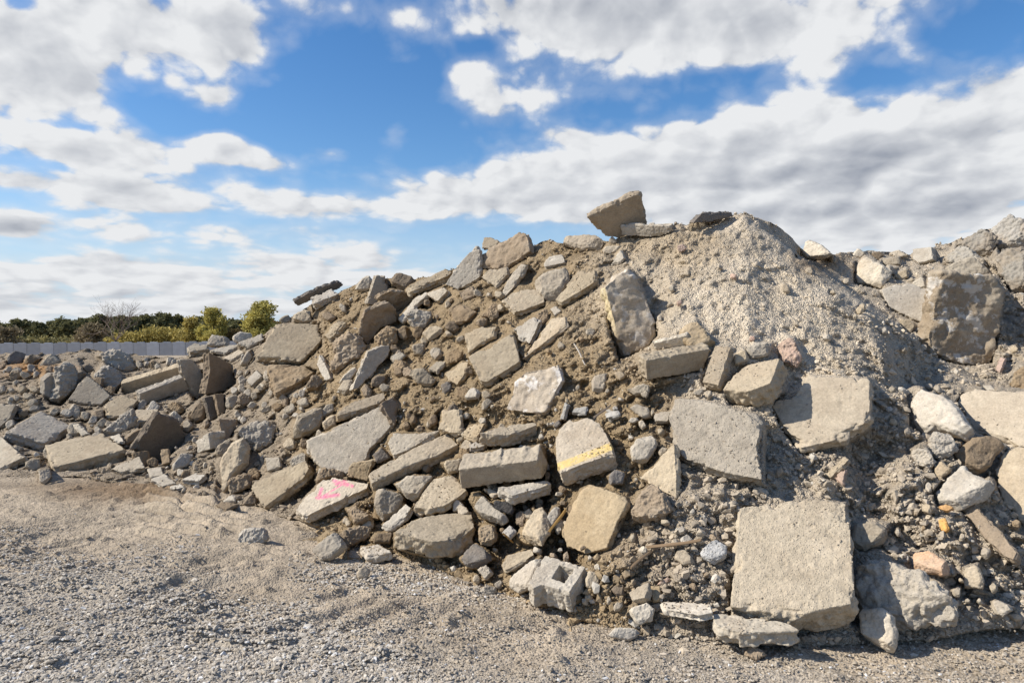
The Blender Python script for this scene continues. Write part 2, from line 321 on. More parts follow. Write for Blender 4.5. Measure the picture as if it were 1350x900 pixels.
# ------------------------------------------------------------------ pieces
PIECES = [
 ('S', 'tan', (2,15), .42, 0.12, [(59, 586), (97, 577), (135, 570), (165, 592), (118, 604), (69, 616)],
  "flat broken slab with pale scuff on top, at the low heap's dirt edge"),
 ('S', 'gray', (-3,13), .5, 0.12, [(7, 568), (54, 541), (94, 561), (59, 584)],
  'tilted square slab with shaded underside, just behind the flat scuffed slab'),
 ('S', 'gray', (5,9), .5, 0.12, [(-30, 580), (2, 575), (33, 602), (0, 617), (-30, 622)],
  'slab cut off by the photo edge, beside the flat scuffed slab'),
 ('K', 'tan', (2,-5), .8, 0.17, [(159, 506), (240, 482), (243, 497), (163, 521)],
  'upper of two long concrete beams lying parallel on the low heap'),
 ('K', 'gray', (-5,-4), .8, 0.22, [(184, 519), (242, 497), (250, 514), (187, 536)],
  'lower long beam with whitish end, under its parallel twin'),
 ('S', 'gray', (-4,1), .8, 0.27, [(237, 474), (251, 473), (265, 486), (272, 496), (270, 520), (260, 527), (248, 508), (240, 491)],
  'half-round grey slab end leaning over the two parallel beams'),
 ('S', 'brown', (-9,1), .7, 0.22, [(276, 464), (304, 479), (312, 505), (294, 519), (271, 519), (277, 488)],
  'brown upright slab in shade behind the half-round slab end'),
 ('S', 'damp', (-4,-4), .85, 0.22, [(176, 592), (192, 566), (207, 544), (222, 549), (238, 558), (244, 582), (211, 613), (189, 604)],
  'dark earth-stained rounded slab leaning beside the stacked flat bits'),
 ('B', 'tan', (2,9), .5, 0.22, [(176, 543), (181, 539), (209, 539), (203, 551), (182, 557)],
  'small tan block tucked under the lower long beam'),
 ('R', 'lumpgray', (0,0), .9, 0.17, [(131, 570), (150, 556), (168, 540), (174, 536), (180, 557), (162, 571), (142, 574)],
  'knobbly elongated rock pointing up between flat scuffed slab and small tan block'),
 ('S', 'tan', (1,6), .6, 0.12, [(136, 534), (164, 520), (182, 527), (164, 547), (142, 549)],
  'tan slab end poking out below the upper long beam'),
 ('R', 'lumpgray', (-4,2), .9, 0.27, [(77, 484), (90, 476), (102, 473), (111, 493), (98, 515), (84, 531), (71, 529), (77, 508)],
  'large rounded upright clod with lit flank on the low heap'),
 ('R', 'gray', (-3,2), .9, 0.17, [(57, 493), (73, 489), (78, 515), (69, 527), (56, 515)],
  'narrower clod leaning against the large rounded upright clod'),
 ('S', 'gray', (2,4), .8, 0.07, [(89, 527), (102, 507), (115, 495), (130, 505), (146, 521), (133, 533), (108, 531)],
  'smooth sloping slab half buried beside the large rounded clod'),
 ('R', 'lumpgray', (0,0), .9, 0.12, [(124, 496), (136, 477), (150, 483), (164, 498), (153, 518), (138, 510)],
  'pointed pale clod rising behind the sloping half-buried slab'),
 ('R', 'lumpgray', (0,0), .9, 0.12, [(129, 470), (136, 459), (153, 458), (173, 471), (184, 487), (164, 491), (145, 482)],
  'cluster-like pale rock on top of the low heap below the block wall'),
 ('R', 'dark', (0,0), .9, 0.12, [(9, 470), (21, 459), (34, 464), (29, 478), (9, 480)],
  "dark boulder on the far rim near the block wall's end"),
 ('R', 'brown', (0,0), .9, 0.12, [(30, 477), (40, 467), (54, 472), (44, 480)],
  'brown rim stone between the dark boulder and a grey one'),
 ('R', 'gray', (0,0), .9, 0.12, [(51, 480), (60, 470), (69, 464), (81, 477), (64, 482)],
  'grey pointed rim stone beside a small brown one'),
 ('S', 'tan', (3,5), .7, 0.22, [(-15, 528), (5, 532), (21, 533), (13, 551), (-15, 575)],
  'tan slab edge entering the photo halfway up the low heap'),
 ('R', 'tan', (0,0), .9, 0.22, [(126, 555), (136, 550), (141, 556), (135, 564), (127, 562)],
  'small round stone at the tip of the knobbly elongated rock'),
 ('S', 'white', (2,3), .7, 0.17, [(96, 559), (104, 558), (117, 571), (108, 574)],
  'thin pale slab corner behind the flat scuffed slab'),
 ('S', 'gray', (2,4), .5, 0.17, [(144, 617), (165, 608), (184, 601), (191, 616), (158, 622)],
  'low grey slab at the end of the flat scuffed slab'),
 ('S', 'white', (2,3), .6, 0.17, [(144, 575), (158, 571), (163, 582), (152, 582)],
  "small whitish flake over the flat scuffed slab's far corner"),
 ('R', 'brown', (0,0), .9, 0.12, [(160, 581), (176, 568), (191, 560), (197, 562), (184, 578), (166, 586)],
  'brown sloping stone under the dark rounded slab'),
 ('S', 'tan', (2,6), .82, 0.32, [(363, 426), (392, 426), (420, 427), (424, 440), (424, 449), (411, 463), (396, 477), (366, 474), (338, 470), (350, 449)],
  'broad tan slab with clipped corner and dirt on its rim, facing the gravel yard'),
 ('S', 'tan2', (3,9), .65, 0.27, [(353, 481), (372, 480), (395, 481), (416, 488), (404, 497), (384, 508), (362, 518), (355, 502)],
  'earthy tan slab directly below the broad tan clipped slab'),
 ('R', 'gray', (0,0), .9, 0.12, [(271, 454), (279, 439), (303, 443), (304, 453), (288, 456)],
  'grey crest stone nearest the block wall, beside a whitish pair'),
 ('R', 'white', (0,0), .9, 0.12, [(303, 444), (317, 436), (333, 439), (329, 448), (312, 452)],
  'whitish crest stone between the grey one and a long grey slab end'),
 ('S', 'gray', (2,4), .7, 0.22, [(312, 452), (345, 439), (350, 446), (326, 457)],
  'long grey slab end under the yellow bushes'),
 ('S', 'gray', (1,8), .6, 0.22, [(247, 457), (256, 452), (274, 454), (276, 460), (250, 464)],
  "thin ledge slab with dark underside on the low heap's rim"),
 ('S', 'white', (1,4), .6, 0.22, [(276, 462), (304, 454), (320, 454), (297, 465)],
  'pale flat sliver next to the thin ledge slab'),
 ('S', 'tan', (2,3), .6, 0.22, [(294, 472), (315, 460), (322, 464), (304, 475)],
  'tan splinter slab below the pale flat sliver'),
 ('R', 'gray', (0,0), .9, 0.22, [(317, 480), (323, 468), (329, 459), (333, 470), (326, 482)],
  'upright grey shard beside the tan splinter slab'),
 ('B', 'white', (5,3), .7, 0.22, [(323, 502), (338, 488), (345, 495), (331, 509)],
  'pale angular block standing among the small broken bricks'),
 ('K', 'damp', (-2,2), .8, 0.22, [(269, 523), (280, 521), (288, 550), (277, 554)],
  'dark brick standing on end in the hollow'),
 ('K', 'brown', (-2,2), .8, 0.22, [(283, 519), (293, 518), (298, 543), (289, 546)],
  'brown brick standing on end, second of the pair in the hollow'),
 ('R', 'brown', (0,0), .9, 0.17, [(248, 549), (262, 527), (271, 534), (269, 551), (254, 556)],
  'rough brown rock wedged below the half-round slab end'),
 ('B', 'white', (19,-2), .55, 0.32, [(257, 582), (275, 569), (277, 592), (260, 597)],
  'cube-like whitish block with one face in full sun'),
 ('S', 'tan2', (-3,2), .8, 0.27, [(288, 551), (312, 552), (313, 561), (298, 584), (292, 574)],
  'tongue-shaped brown stone hanging above the whitish cube-like block'),
 ('R', 'lumpgray', (0,0), .9, 0.27, [(311, 568), (322, 559), (336, 553), (360, 556), (365, 570), (358, 584), (338, 592), (322, 584)],
  'rough grey rock with pitted face above the tall sunlit rock'),
 ('R', 'tan', (6,2), .75, 0.32, [(287, 610), (299, 590), (311, 574), (322, 586), (319, 609), (303, 627), (296, 650), (287, 654)],
  "tall sunlit pale rock standing at the heap's foot"),
 ('R', 'tan2', (0,0), .9, 0.22, [(296, 631), (313, 626), (331, 623), (334, 640), (304, 650)],
  'squat brownish rock at the foot of the tall sunlit rock'),
 ('S', 'tan', (7,8), .72, 0.37, [(330, 641), (336, 634), (372, 618), (404, 606), (408, 617), (401, 630), (371, 652), (347, 669), (337, 654)],
  'sunlit thick slab propped on edge next to the pink-marked slab'),
 ('B', 'gray', (3,3), .8, 0.17, [(349, 603), (368, 601), (370, 615), (352, 621)],
  'grey block lodged behind the propped sunlit slab'),
 ('S', 'gray', (1,3), .5, 0.22, [(193, 617), (212, 615), (216, 626), (198, 628)],
  'small grey paver piece at the dirt edge behind paler pieces'),
 ('S', 'white', (2,5), .5, 0.27, [(198, 631), (217, 624), (232, 636), (214, 641)],
  'pale thin paver piece lying at the dirt edge'),
 ('S', 'white', (2,6), .5, 0.32, [(239, 632), (258, 623), (272, 625), (262, 634)],
  'pale brick lying flat at the dirt edge by the tread marks'),
 ('S', 'white', (1,2), .5, .2, [(223, 641), (237, 637), (243, 641), (230, 645)],
  'smallest pale flake on the dirt by the tread marks'),
 ('R', 'white', (0,0), .9, 0.22, [(226, 612), (239, 597), (256, 595), (251, 611), (232, 619)],
  'pale layered chunk between the dark rounded slab and the cube-like block'),
 ('K', 'tan2', (2,2), .8, 0.27, [(211, 592), (222, 591), (224, 609), (213, 613)],
  'short brown stub standing in front of the dark rounded slab'),
 ('S', 'brown', (2,4), .6, .1, [(285, 666), (294, 661), (312, 664), (297, 672)],
  'brown flat stone at the very foot below the tall sunlit rock'),
 ('S', 'white', (3,4), .7, .1, [(294, 659), (307, 650), (310, 660)],
  'white chip on the flat stone below the tall sunlit rock'),
 ('R', 'brown', (0,0), .9, .05, [(320, 664), (331, 648), (342, 661), (333, 668)],
  "brown wedge stone under the propped sunlit slab's corner"),
 ('S', 'dark', (-1,-2), .8, 0.35, [(387, 398), (407, 386), (428, 377), (446, 371), (453, 375), (450, 380), (428, 388), (412, 395), (393, 403)],
  'dark thin slab overhanging the crest in silhouette'),
 ('S', 'white', (3,8), .6, 0.45, [(409, 392), (437, 380), (447, 387), (412, 401)],
  'sunlit cream slab right beneath the dark overhanging slab'),
 ('R', 'tan', (0,0), .9, 0.27, [(386, 414), (400, 406), (412, 411), (411, 424), (386, 424)],
  'tan lump carrying the cream slab on the crest'),
 ('R', 'gray', (0,0), .9, 0.22, [(369, 419), (379, 414), (385, 420), (384, 425), (371, 425)],
  "small grey lump at the end of the broad tan clipped slab's top"),
 ('S', 'tan', (5,5), .7, 0.30, [(427, 442), (436, 430), (444, 421), (455, 424), (451, 432), (434, 447)],
  'narrow sunlit slab standing between broad clipped slab and boulder'),
 ('R', 'tan2', (0,0), .9, 0.35, [(436, 451), (444, 443), (458, 436), (471, 438), (480, 454), (476, 466), (460, 478), (444, 488), (430, 489), (436, 476), (441, 466)],
  'large rounded earth-coloured boulder beside the broad tan clipped slab'),
 ('S', 'tan2', (-3,-3), .85, 0.35, [(480, 412), (496, 404), (512, 399), (523, 408), (523, 424), (505, 432), (496, 440), (485, 456), (475, 441)],
  'brown shaded slab with ragged pale rim above the rounded boulder'),
 ('S', 'gray', (-3,2), .93, 0.25, [(484, 400), (490, 380), (496, 363), (508, 363), (512, 384), (492, 402)],
  'tall pointed grey slab standing on the crest'),
 ('S', 'tan2', (-2,-3), .8, 0.30, [(494, 396), (504, 388), (517, 383), (532, 386), (546, 393), (538, 402), (524, 411), (508, 399)],
  'shaded slab with ridged pale rim behind the brown ragged one'),
 ('R', 'brown', (0,0), .9, 0.20, [(515, 364), (522, 359), (530, 357), (548, 363), (540, 373), (533, 381), (516, 375)],
  'brown crest rock between tall pointed slab and long sunlit slab'),
 ('R', 'white', (0,0), .9, 0.20, [(466, 380), (474, 370), (482, 362), (491, 367), (486, 383), (474, 384)],
  'whitish crest rock beside the tall pointed grey slab'),
 ('S', 'tan', (2,8), .65, 0.35, [(533, 379), (556, 368), (576, 359), (587, 354), (597, 358), (590, 364), (565, 374), (540, 385)],
  'long sunlit slab lying along the crest'),
 ('S', 'white', (3,3), .75, 0.35, [(524, 420), (536, 405), (548, 391), (562, 385), (566, 387), (552, 399), (530, 425)],
  'thin sunlit bar slab slanting down below the long crest slab'),
 ('S', 'white', (5,4), .75, 0.40, [(560, 387), (583, 377), (590, 383), (577, 397)],
  'triangular cream slab under the long crest slab'),
 ('R', 'lumpgray', (0,0), .9, 0.30, [(533, 413), (551, 406), (572, 413), (569, 425), (555, 436), (537, 424)],
  'rough grey rock below the thin sunlit bar'),
 ('R', 'tan', (3,3), .8, 0.30, [(556, 438), (569, 427), (585, 432), (575, 441), (564, 448)],
  'sunlit half-buried stone below the rough grey rock'),
 ('R', 'tan2', (0,0), .9, 0.35, [(493, 446), (501, 436), (510, 429), (522, 432), (523, 448), (512, 458), (498, 456)],
  'crumbly brown rock capping the long shaded blade slab'),
 ('S', 'gray', (-3,2), .93, 0.30, [(485, 463), (500, 457), (514, 454), (512, 468), (494, 490), (472, 512), (464, 514), (470, 497)],
  'long grey blade slab in shade pointing down the slope'),
 ('R', 'white', (0,0), .9, 0.25, [(445, 503), (456, 492), (467, 482), (472, 488), (460, 504)],
  'sunlit stone beside the long grey blade slab'),
 ('S', 'white', (5,3), .7, 0.35, [(417, 479), (421, 467), (428, 478), (436, 498), (430, 502), (423, 493)],
  'slim white-edged slab below the large rounded boulder'),
 ('R', 'tan2', (0,0), .9, 0.25, [(404, 508), (415, 491), (429, 504), (419, 513), (407, 513)],
  'brown pointed stone beside the earthy tan slab'),
 ('S', 'white', (4,2), .9, 0.45, [(587, 375), (595, 362), (604, 349), (616, 335), (628, 323), (633, 329), (633, 365), (618, 375), (603, 382)],
  'grey sunlit slab face leaning on the tall dirt-caked slab'),
 ('S', 'tan2', (5,3), .8, .75, [(631, 337), (645, 327), (658, 320), (683, 305), (693, 307), (697, 318), (699, 331), (684, 342), (667, 352), (640, 355), (630, 350)],
  'tall dirt-caked slab forming the middle peak of the crest'),
 ('S', 'tan', (3,3), .8, 0.25, [(634, 327), (637, 313), (645, 312), (658, 318), (652, 327)],
  'short slab stub peeping over the middle peak'),
 ('S', 'tan', (3,4), .8, 0.35, [(633, 365), (644, 355), (668, 352), (670, 361), (654, 377)],
  'flat tan piece at the foot of the tall dirt-caked slab'),
 ('S', 'gray', (3,2), .8, 0.45, [(660, 390), (668, 370), (686, 345), (694, 349), (686, 363), (677, 379), (664, 392)],
  'narrow grey slab edge running down from the middle peak'),
 ('S', 'tan', (2,7), .7, 0.35, [(663, 395), (681, 381), (700, 380), (716, 384), (718, 398), (693, 408), (678, 412)],
  'sunlit thick stone below the narrow grey slab edge'),
 ('S', 'tan2', (1,2), .85, 0.20, [(590, 407), (604, 398), (628, 411), (615, 423), (601, 425)],
  'earthy slab corner sunk in brown soil mid-slope'),
 ('S', 'tan', (2,2), .85, 0.20, [(611, 440), (624, 433), (655, 430), (651, 443), (630, 455), (617, 466)],
  'tan slab mostly buried above the clean five-sided slab'),
 ('S', 'tan2', (2,2), .85, 0.15, [(604, 385), (622, 377), (628, 388), (611, 396)],
  'dirt-covered slab patch below the grey sunlit slab face'),
 ('R', 'tan', (2,8), .7, 0.35, [(704, 366), (716, 357), (747, 350), (749, 362), (742, 378), (736, 389), (718, 387), (706, 378)],
  'stout grey stone under the small sunlit slab near the crest'),
 ('S', 'white', (1,4), .7, 0.45, [(716, 347), (724, 338), (741, 335), (746, 346), (718, 352)],
  'small sunlit slab resting on the stout grey stone'),
 ('S', 'tan', (4,8), .72, .25, [(732, 395), (747, 375), (763, 356), (784, 355), (787, 368), (780, 374), (758, 388), (740, 399)],
  'smooth pentagon slab beside the stout grey stone, near the yellow-edged leaning slab'),
 ('R', 'tan', (2,5), .7, .15, [(740, 314), (747, 307), (782, 307), (796, 315), (788, 325), (770, 325), (752, 322), (741, 318)],
  'tan crest block under the tilted dark crest slab'),
 ('S', 'white', (5,4), .75, 0.40, [(676, 434), (692, 424), (706, 416), (711, 424), (705, 439), (698, 453), (684, 445)],
  'grey kite-shaped slab touching the clean five-sided slab'),
 ('R', 'tan2', (0,0), .9, 0.25, [(706, 414), (715, 406), (725, 411), (724, 418), (711, 432)],
  'brown stone behind the grey kite-shaped slab'),
 ('B', 'white', (2,2), .8, 0.35, [(725, 407), (732, 403), (740, 409), (731, 416)],
  'tiny pale block below the smooth pentagon slab'),
 ('S', 'ochre', (4,4), .75, 0.30, [(688, 474), (700, 457), (710, 443), (727, 420), (745, 417), (747, 428), (735, 438), (722, 448), (700, 465)],
  'long yellowish slab slanting down from the tiny pale block'),
 ('S', 'stain', (-6,4), .975, .9, [(797, 378), (812, 365), (828, 353), (838, 363), (849, 384), (859, 412), (868, 441), (856, 455), (838, 464), (822, 471), (812, 440), (803, 405)],
  'tall leaning slab with yellow painted edge beside the sandy mound'),
 ('S', 'white', (4,2), .8, .15, [(804, 349), (811, 338), (818, 328), (823, 340), (815, 346)],
  'pale sharp chip standing under the white crest slab'),
 ('R', 'gray', (0,0), .9, .1, [(801, 317), (807, 311), (816, 318), (810, 322)],
  'small grey stone at the foot of the tilted dark crest slab'),
 ('R', 'tan', (0,0), .9, .05, [(792, 331), (800, 323), (818, 324), (812, 332), (800, 336)],
  'low tan stone under the tilted dark crest slab'),
 ('S', 'tan3', (-2,-5), .88, .25, [(773, 286), (800, 273), (836, 257), (845, 256), (850, 276), (854, 295), (845, 306), (815, 314), (797, 312), (785, 299)],
  'big slab tilted up on the crest, its shaded face against the sky'),
 ('S', 'white', (3,-3), .85, .4, [(818, 299), (850, 297), (883, 298), (884, 302), (882, 308), (863, 313), (840, 311), (818, 310)],
  'white thick slab lying on the crest in front of the tilted one'),
 ('S', 'dark', (-8,1), .75, .2, [(925, 281), (945, 280), (966, 279), (968, 285), (940, 292), (914, 294)],
  'thin dark slab on top of the sandy mound'),
 ('B', 'tan', (-10,-8), .8, .4, [(851, 475), (895, 467), (937, 459), (929, 488), (890, 495), (853, 501)],
  'long rectangular block lying across the slope with shaded front'),
 ('S', 'white', (1,-4), .8, .35, [(858, 453), (882, 447), (905, 442), (908, 455), (885, 458), (865, 461)],
  'flat pale piece on top of the long rectangular block'),
 ('R', 'ochre', (0,0), .9, .25, [(888, 437), (902, 427), (917, 420), (932, 438), (944, 449), (936, 456), (910, 456), (900, 446)],
  'tan stone behind the long rectangular block'),
 ('K', 'ochre', (5,11), .75, .45, [(925, 503), (934, 478), (943, 455), (964, 455), (956, 482), (947, 508)],
  'pillar-like tan block standing between two larger blocks'),
 ('K', 'tan', (9,20), .6, .4, [(952, 514), (964, 496), (976, 483), (1000, 477), (1028, 472), (1022, 490), (1016, 505), (985, 516)],
  'kerb-shaped tan block with shaded end, beside the pillar-like block'),
 ('R', 'pink', (0,0), .9, .2, [(1023, 447), (1035, 442), (1046, 444), (1057, 465), (1048, 480), (1029, 473)],
  'pinkish crumbly rock behind the kerb-shaped tan block'),
 ('R', 'gray', (0,0), .9, .2, [(983, 458), (993, 450), (1016, 453), (1014, 468), (991, 472)],
  'grey stone behind the kerb-shaped tan block'),
 ('R', 'tan', (0,0), .9, .2, [(968, 466), (983, 459), (987, 474), (969, 480)],
  'tan stone squeezed behind the pillar-like block'),
 ('S', 'gray2', (3,9), .86, .3, [(890, 524), (912, 526), (935, 529), (966, 537), (997, 546), (1006, 558), (998, 588), (1002, 610), (1006, 632), (960, 624), (916, 612), (891, 598), (888, 570), (881, 553)],
  'large grainy grey slab mid-slope with dark lower edge'),
 ('S', 'tan', (2,2), .85, .1, [(840, 629), (865, 606), (889, 584), (892, 624), (892, 657), (873, 647)],
  'smooth triangular slab left of the large grainy grey slab'),
 ('S', 'tan', (2,10), .86, .2, [(1066, 495), (1105, 496), (1144, 498), (1148, 503), (1147, 554), (1130, 564), (1116, 576), (1085, 585), (1055, 591), (1039, 570), (1026, 552), (1018, 536), (1023, 527), (1043, 525)],
  'wide smooth slab with broken corner right of the large grainy slab'),
 ('S', 'gray2', (1,26), .85, .25, [(975, 668), (1020, 661), (1069, 657), (1116, 661), (1122, 700), (1124, 730), (1127, 795), (1085, 803), (1048, 813), (1027, 811), (994, 804), (963, 799), (967, 750), (971, 707)],
  "biggest square slab leaning at the heap's front foot"),
 ('S', 'white', (1,18), .5, .2, [(938, 808), (965, 809), (1000, 814), (1036, 820), (1054, 829), (1040, 831), (979, 834), (943, 824)],
  'pale slab piece lying under the biggest square slab'),
 ('R', 'white', (6,3), .8, .2, [(1127, 797), (1150, 796), (1169, 800), (1175, 831), (1169, 860), (1150, 850), (1133, 837)],
  "pale wedge rock at the biggest square slab's shadowed corner"),
 ('R', 'lumpgray', (0,0), .9, .15, [(1126, 731), (1158, 728), (1180, 742), (1212, 756), (1235, 768), (1250, 782), (1254, 796), (1250, 812), (1216, 816), (1172, 824), (1128, 820)],
  "big lumpy bluish-grey rock in the biggest square slab's shade"),
 ('R', 'orange', (5,12), .6, .15, [(1201, 725), (1224, 721), (1240, 733), (1254, 746), (1238, 749), (1200, 742)],
  'orange-stained brick chunk above the lumpy bluish rock'),
 ('R', 'tan', (0,0), .9, .15, [(1270, 747), (1290, 742), (1294, 758), (1296, 774), (1272, 774)],
  'tan angular rock near the orange-stained chunk'),
 ('R', 'white', (0,0), .9, .15, [(1306, 792), (1314, 789), (1338, 800), (1322, 812), (1309, 803)],
  'small white stone lying alone at the right foot'),
 ('R', 'gray', (0,0), .9, .1, [(1122, 688), (1150, 684), (1172, 690), (1165, 712), (1142, 724), (1122, 722)],
  'shaded grey rock behind the biggest square slab'),
 ('K', 'tan2', (3,4), .75, .3, [(1261, 663), (1272, 658), (1283, 662), (1312, 694), (1341, 727), (1336, 738), (1323, 733), (1292, 699)],
  'long narrow concrete bar pointing down beside yellow bits'),
 ('R', 'white', (3,8), .7, .25, [(1232, 650), (1250, 627), (1268, 609), (1281, 622), (1308, 633), (1298, 645), (1283, 650), (1262, 661), (1237, 662)],
  'pale rock perched over the long narrow bar'),
 ('R', 'brown', (-3,2), .85, .25, [(1267, 593), (1285, 577), (1300, 566), (1328, 580), (1330, 586), (1316, 600), (1310, 612), (1302, 626), (1274, 616)],
  'brown faceted rock above the pale perched rock'),
 ('S', 'tan', (3,4), .85, .2, [(1310, 617), (1322, 597), (1341, 588), (1390, 592), (1395, 700), (1350, 694), (1340, 682), (1320, 655)],
  "large upright slab cut off by the photo edge at the heap's foot"),
 ('S', 'tan', (2,4), .75, .1, [(1261, 530), (1266, 520), (1283, 510), (1315, 515), (1400, 512), (1400, 600), (1345, 589), (1322, 575), (1285, 566)],
  'broad pale-streaked slab cut off by the photo edge above the upright one'),
 ('R', 'white', (5,4), .75, .3, [(1197, 514), (1212, 510), (1238, 518), (1256, 534), (1274, 564), (1268, 576), (1245, 566), (1230, 560), (1216, 570), (1202, 560)],
  'big white boulder with shaded flank beside the broad pale-streaked slab'),
 ('R', 'lumpgray', (0,0), .9, .25, [(1226, 580), (1234, 565), (1250, 568), (1266, 580), (1268, 590), (1240, 604), (1229, 596)],
  'white gritty rock under the big white boulder'),
 ('R', 'lumpgray', (0,0), .9, .2, [(1200, 592), (1214, 584), (1224, 592), (1230, 606), (1228, 616), (1208, 612)],
  'grey gritty rock beside the white gritty one'),
 ('R', 'ochre', (0,0), .9, .2, [(1228, 620), (1240, 606), (1254, 618), (1238, 632)],
  'small ochre stone under the white gritty rock'),
 ('R', 'amber', (0,0), .9, .2, [(1236, 667), (1247, 664), (1260, 669), (1248, 675)],
  'upper of two small orange fragments'),
 ('R', 'amber', (0,0), .9, .25, [(1235, 683), (1245, 681), (1251, 697), (1245, 703), (1238, 694)],
  'lower of two small orange fragments'),
 ('S', 'stainrough', (-13,0), .86, .4, [(1241, 358), (1274, 362), (1308, 363), (1323, 382), (1321, 412), (1317, 438), (1308, 478), (1285, 482), (1264, 478), (1230, 463), (1223, 446), (1229, 420), (1233, 397)],
  'huge upright stained boulder with one sunlit side, behind the sandy mound'),
 ('S', 'white', (-1,3), .85, .1, [(1161, 381), (1180, 376), (1203, 374), (1222, 382), (1220, 426), (1196, 417), (1172, 404)],
  'pale slab tucked against the huge upright boulder'),
 ('R', 'gray', (0,0), .9, .1, [(1240, 351), (1262, 342), (1286, 336), (1300, 345), (1313, 360), (1277, 364), (1245, 360)],
  "grey lump lying on the huge upright boulder's shoulder"),
 ('R', 'roughgray', (3,5), .8, .15, [(1240, 342), (1262, 322), (1286, 328), (1300, 346), (1277, 357)],
  "grey broken rock above the huge boulder's sunlit corner"),
 ('R', 'roughgray', (3,5), .8, .15, [(1262, 321), (1285, 305), (1301, 297), (1314, 312), (1302, 332), (1284, 332)],
  "grey rough rock halfway up the back heap's skyline"),
 ('R', 'roughgray', (3,5), .8, .15, [(1300, 298), (1330, 283), (1354, 290), (1347, 322), (1318, 328), (1308, 312)],
  "large grey rock on the back heap's skyline near the photo edge"),
 ('R', 'roughgray', (3,5), .8, .15, [(1308, 330), (1350, 320), (1356, 380), (1330, 380), (1312, 352)],
  'grey-brown rock overhanging the shade beside the huge boulder'),
 ('R', 'roughgray', (3,5), .8, .15, [(1345, 286), (1380, 270), (1412, 280), (1408, 332), (1350, 322)],
  'topmost grey rock of the back heap, cut by the photo edge'),
 ('R', 'roughgray', (3,5), .8, .15, [(1352, 326), (1412, 332), (1412, 394), (1355, 388)],
  'dark grey rock low on the back heap, cut by the photo edge'),
 ('R', 'white', (4,5), .75, .2, [(1126, 369), (1130, 343), (1140, 337), (1156, 344), (1172, 350), (1164, 364), (1157, 375), (1142, 372)],
  'white lump in the dip behind the sandy mound'),
 ('R', 'white', (3,2), .8, .15, [(1051, 337), (1058, 321), (1064, 311), (1078, 321), (1094, 333), (1072, 341)],
  'white triangular stone on the skyline behind the sandy mound'),
 ('R', 'white', (0,0), .9, .1, [(1123, 336), (1132, 326), (1142, 333), (1134, 341)],
  'small skyline stone above the white lump'),
 ('B', 'white', (5,3), .75, .2, [(1203, 341), (1203, 328), (1228, 325), (1230, 342), (1210, 347)],
  'pale cube on the skyline next to the grey broken rocks'),
 ('R', 'gray', (0,0), .9, .1, [(1162, 341), (1186, 338), (1187, 348), (1164, 350)],
  'flat grey stone in the dip below the skyline'),
 ('R', 'tan', (0,0), .9, .1, [(1167, 333), (1186, 329), (1197, 336), (1180, 339)],
  'tan skyline stone beside the pale cube'),
 ('R', 'tan', (0,0), .9, .1, [(1176, 363), (1196, 353), (1199, 365), (1184, 369)],
  'tan stone above the pale tucked slab'),
 ('R', 'white', (0,0), .9, .2, [(1201, 373), (1216, 363), (1223, 377), (1212, 381)],
  'white cobble lodged on the pale tucked slab'),
 ('R', 'brown', (0,0), .9, .05, [(1147, 333), (1160, 330), (1166, 335), (1157, 343)],
  'brown skyline clod between two pale stones'),
 ('R', 'tan', (0,0), .9, .2, [(1186, 420), (1201, 421), (1209, 429), (1200, 440), (1189, 431)],
  'tan stone in the shaded gully by the pale tucked slab'),
 ('K', 'pink', (2,2), .8, .3, [(1312, 487), (1318, 470), (1325, 472), (1318, 492)],
  'small reddish stub standing below the huge boulder'),
 ('R', 'tan2', (0,0), .9, .2, [(1328, 500), (1340, 482), (1352, 480), (1392, 485), (1392, 515), (1338, 510)],
  'brown stone at the photo edge above the broad pale-streaked slab'),
 ('R', 'white', (0,0), .9, .25, [(1294, 508), (1306, 507), (1313, 514), (1301, 516)],
  'white chip lying on the broad pale-streaked slab'),
 ('B', 'tan', (6,-20), .75, 0.47, [(604, 619), (655, 612), (709, 606), (713, 618), (716, 631), (660, 638), (608, 644)],
  "heavy kerb block with broken top, centre of the heap's foot"),
 ('B', 'tan', (-1,15), .5, 0.47, [(632, 570), (660, 562), (706, 555), (708, 560), (690, 567), (671, 573), (650, 573)],
  'smaller block lying just above the heavy kerb block'),
 ('S', 'ochre', (3,4), .8, 0.32, [(608, 573), (619, 559), (640, 557), (631, 573), (626, 580)],
  'ochre-stained slab bit behind the smaller block'),
 ('S', 'white', (1,6), .65, 0.37, [(617, 585), (626, 581), (644, 585), (629, 590), (619, 590)],
  'pale slab end between long plank-like slab and heavy kerb block'),
 ('K', 'tan', (2,11), .7, 0.42, [(486, 624), (515, 607), (546, 590), (590, 571), (604, 586), (580, 598), (535, 615), (489, 637)],
  'long plank-like slab sloping up from the rounded dark rocks'),
 ('R', 'tan', (0,0), .9, 0.32, [(581, 610), (592, 606), (610, 603), (604, 620), (592, 624)],
  'grey wedge between plank-like slab and heavy kerb block'),
 ('S', 'tan', (1,8), .7, 0.42, [(545, 667), (557, 649), (572, 631), (595, 626), (604, 634), (616, 646), (600, 658), (585, 667), (566, 671)],
  'sunlit pear-shaped slab left of the heavy kerb block'),
 ('R', 'gray', (0,0), .9, 0.32, [(494, 648), (504, 642), (520, 646), (532, 654), (535, 665), (520, 678), (505, 686), (498, 675)],
  'dark rounded rock with lit edge beside the pink-marked slab'),
 ('R', 'gray', (0,0), .9, 0.27, [(519, 638), (535, 626), (567, 626), (568, 634), (556, 647), (545, 659), (531, 652)],
  'second dark rounded rock, under the plank-like slab'),
 ('S', 'white', (3,5), .75, 0.47, [(503, 692), (519, 677), (535, 664), (542, 670), (537, 679), (519, 693), (508, 696)],
  'pale finger-like bar leaning beside the dark rounded rock'),
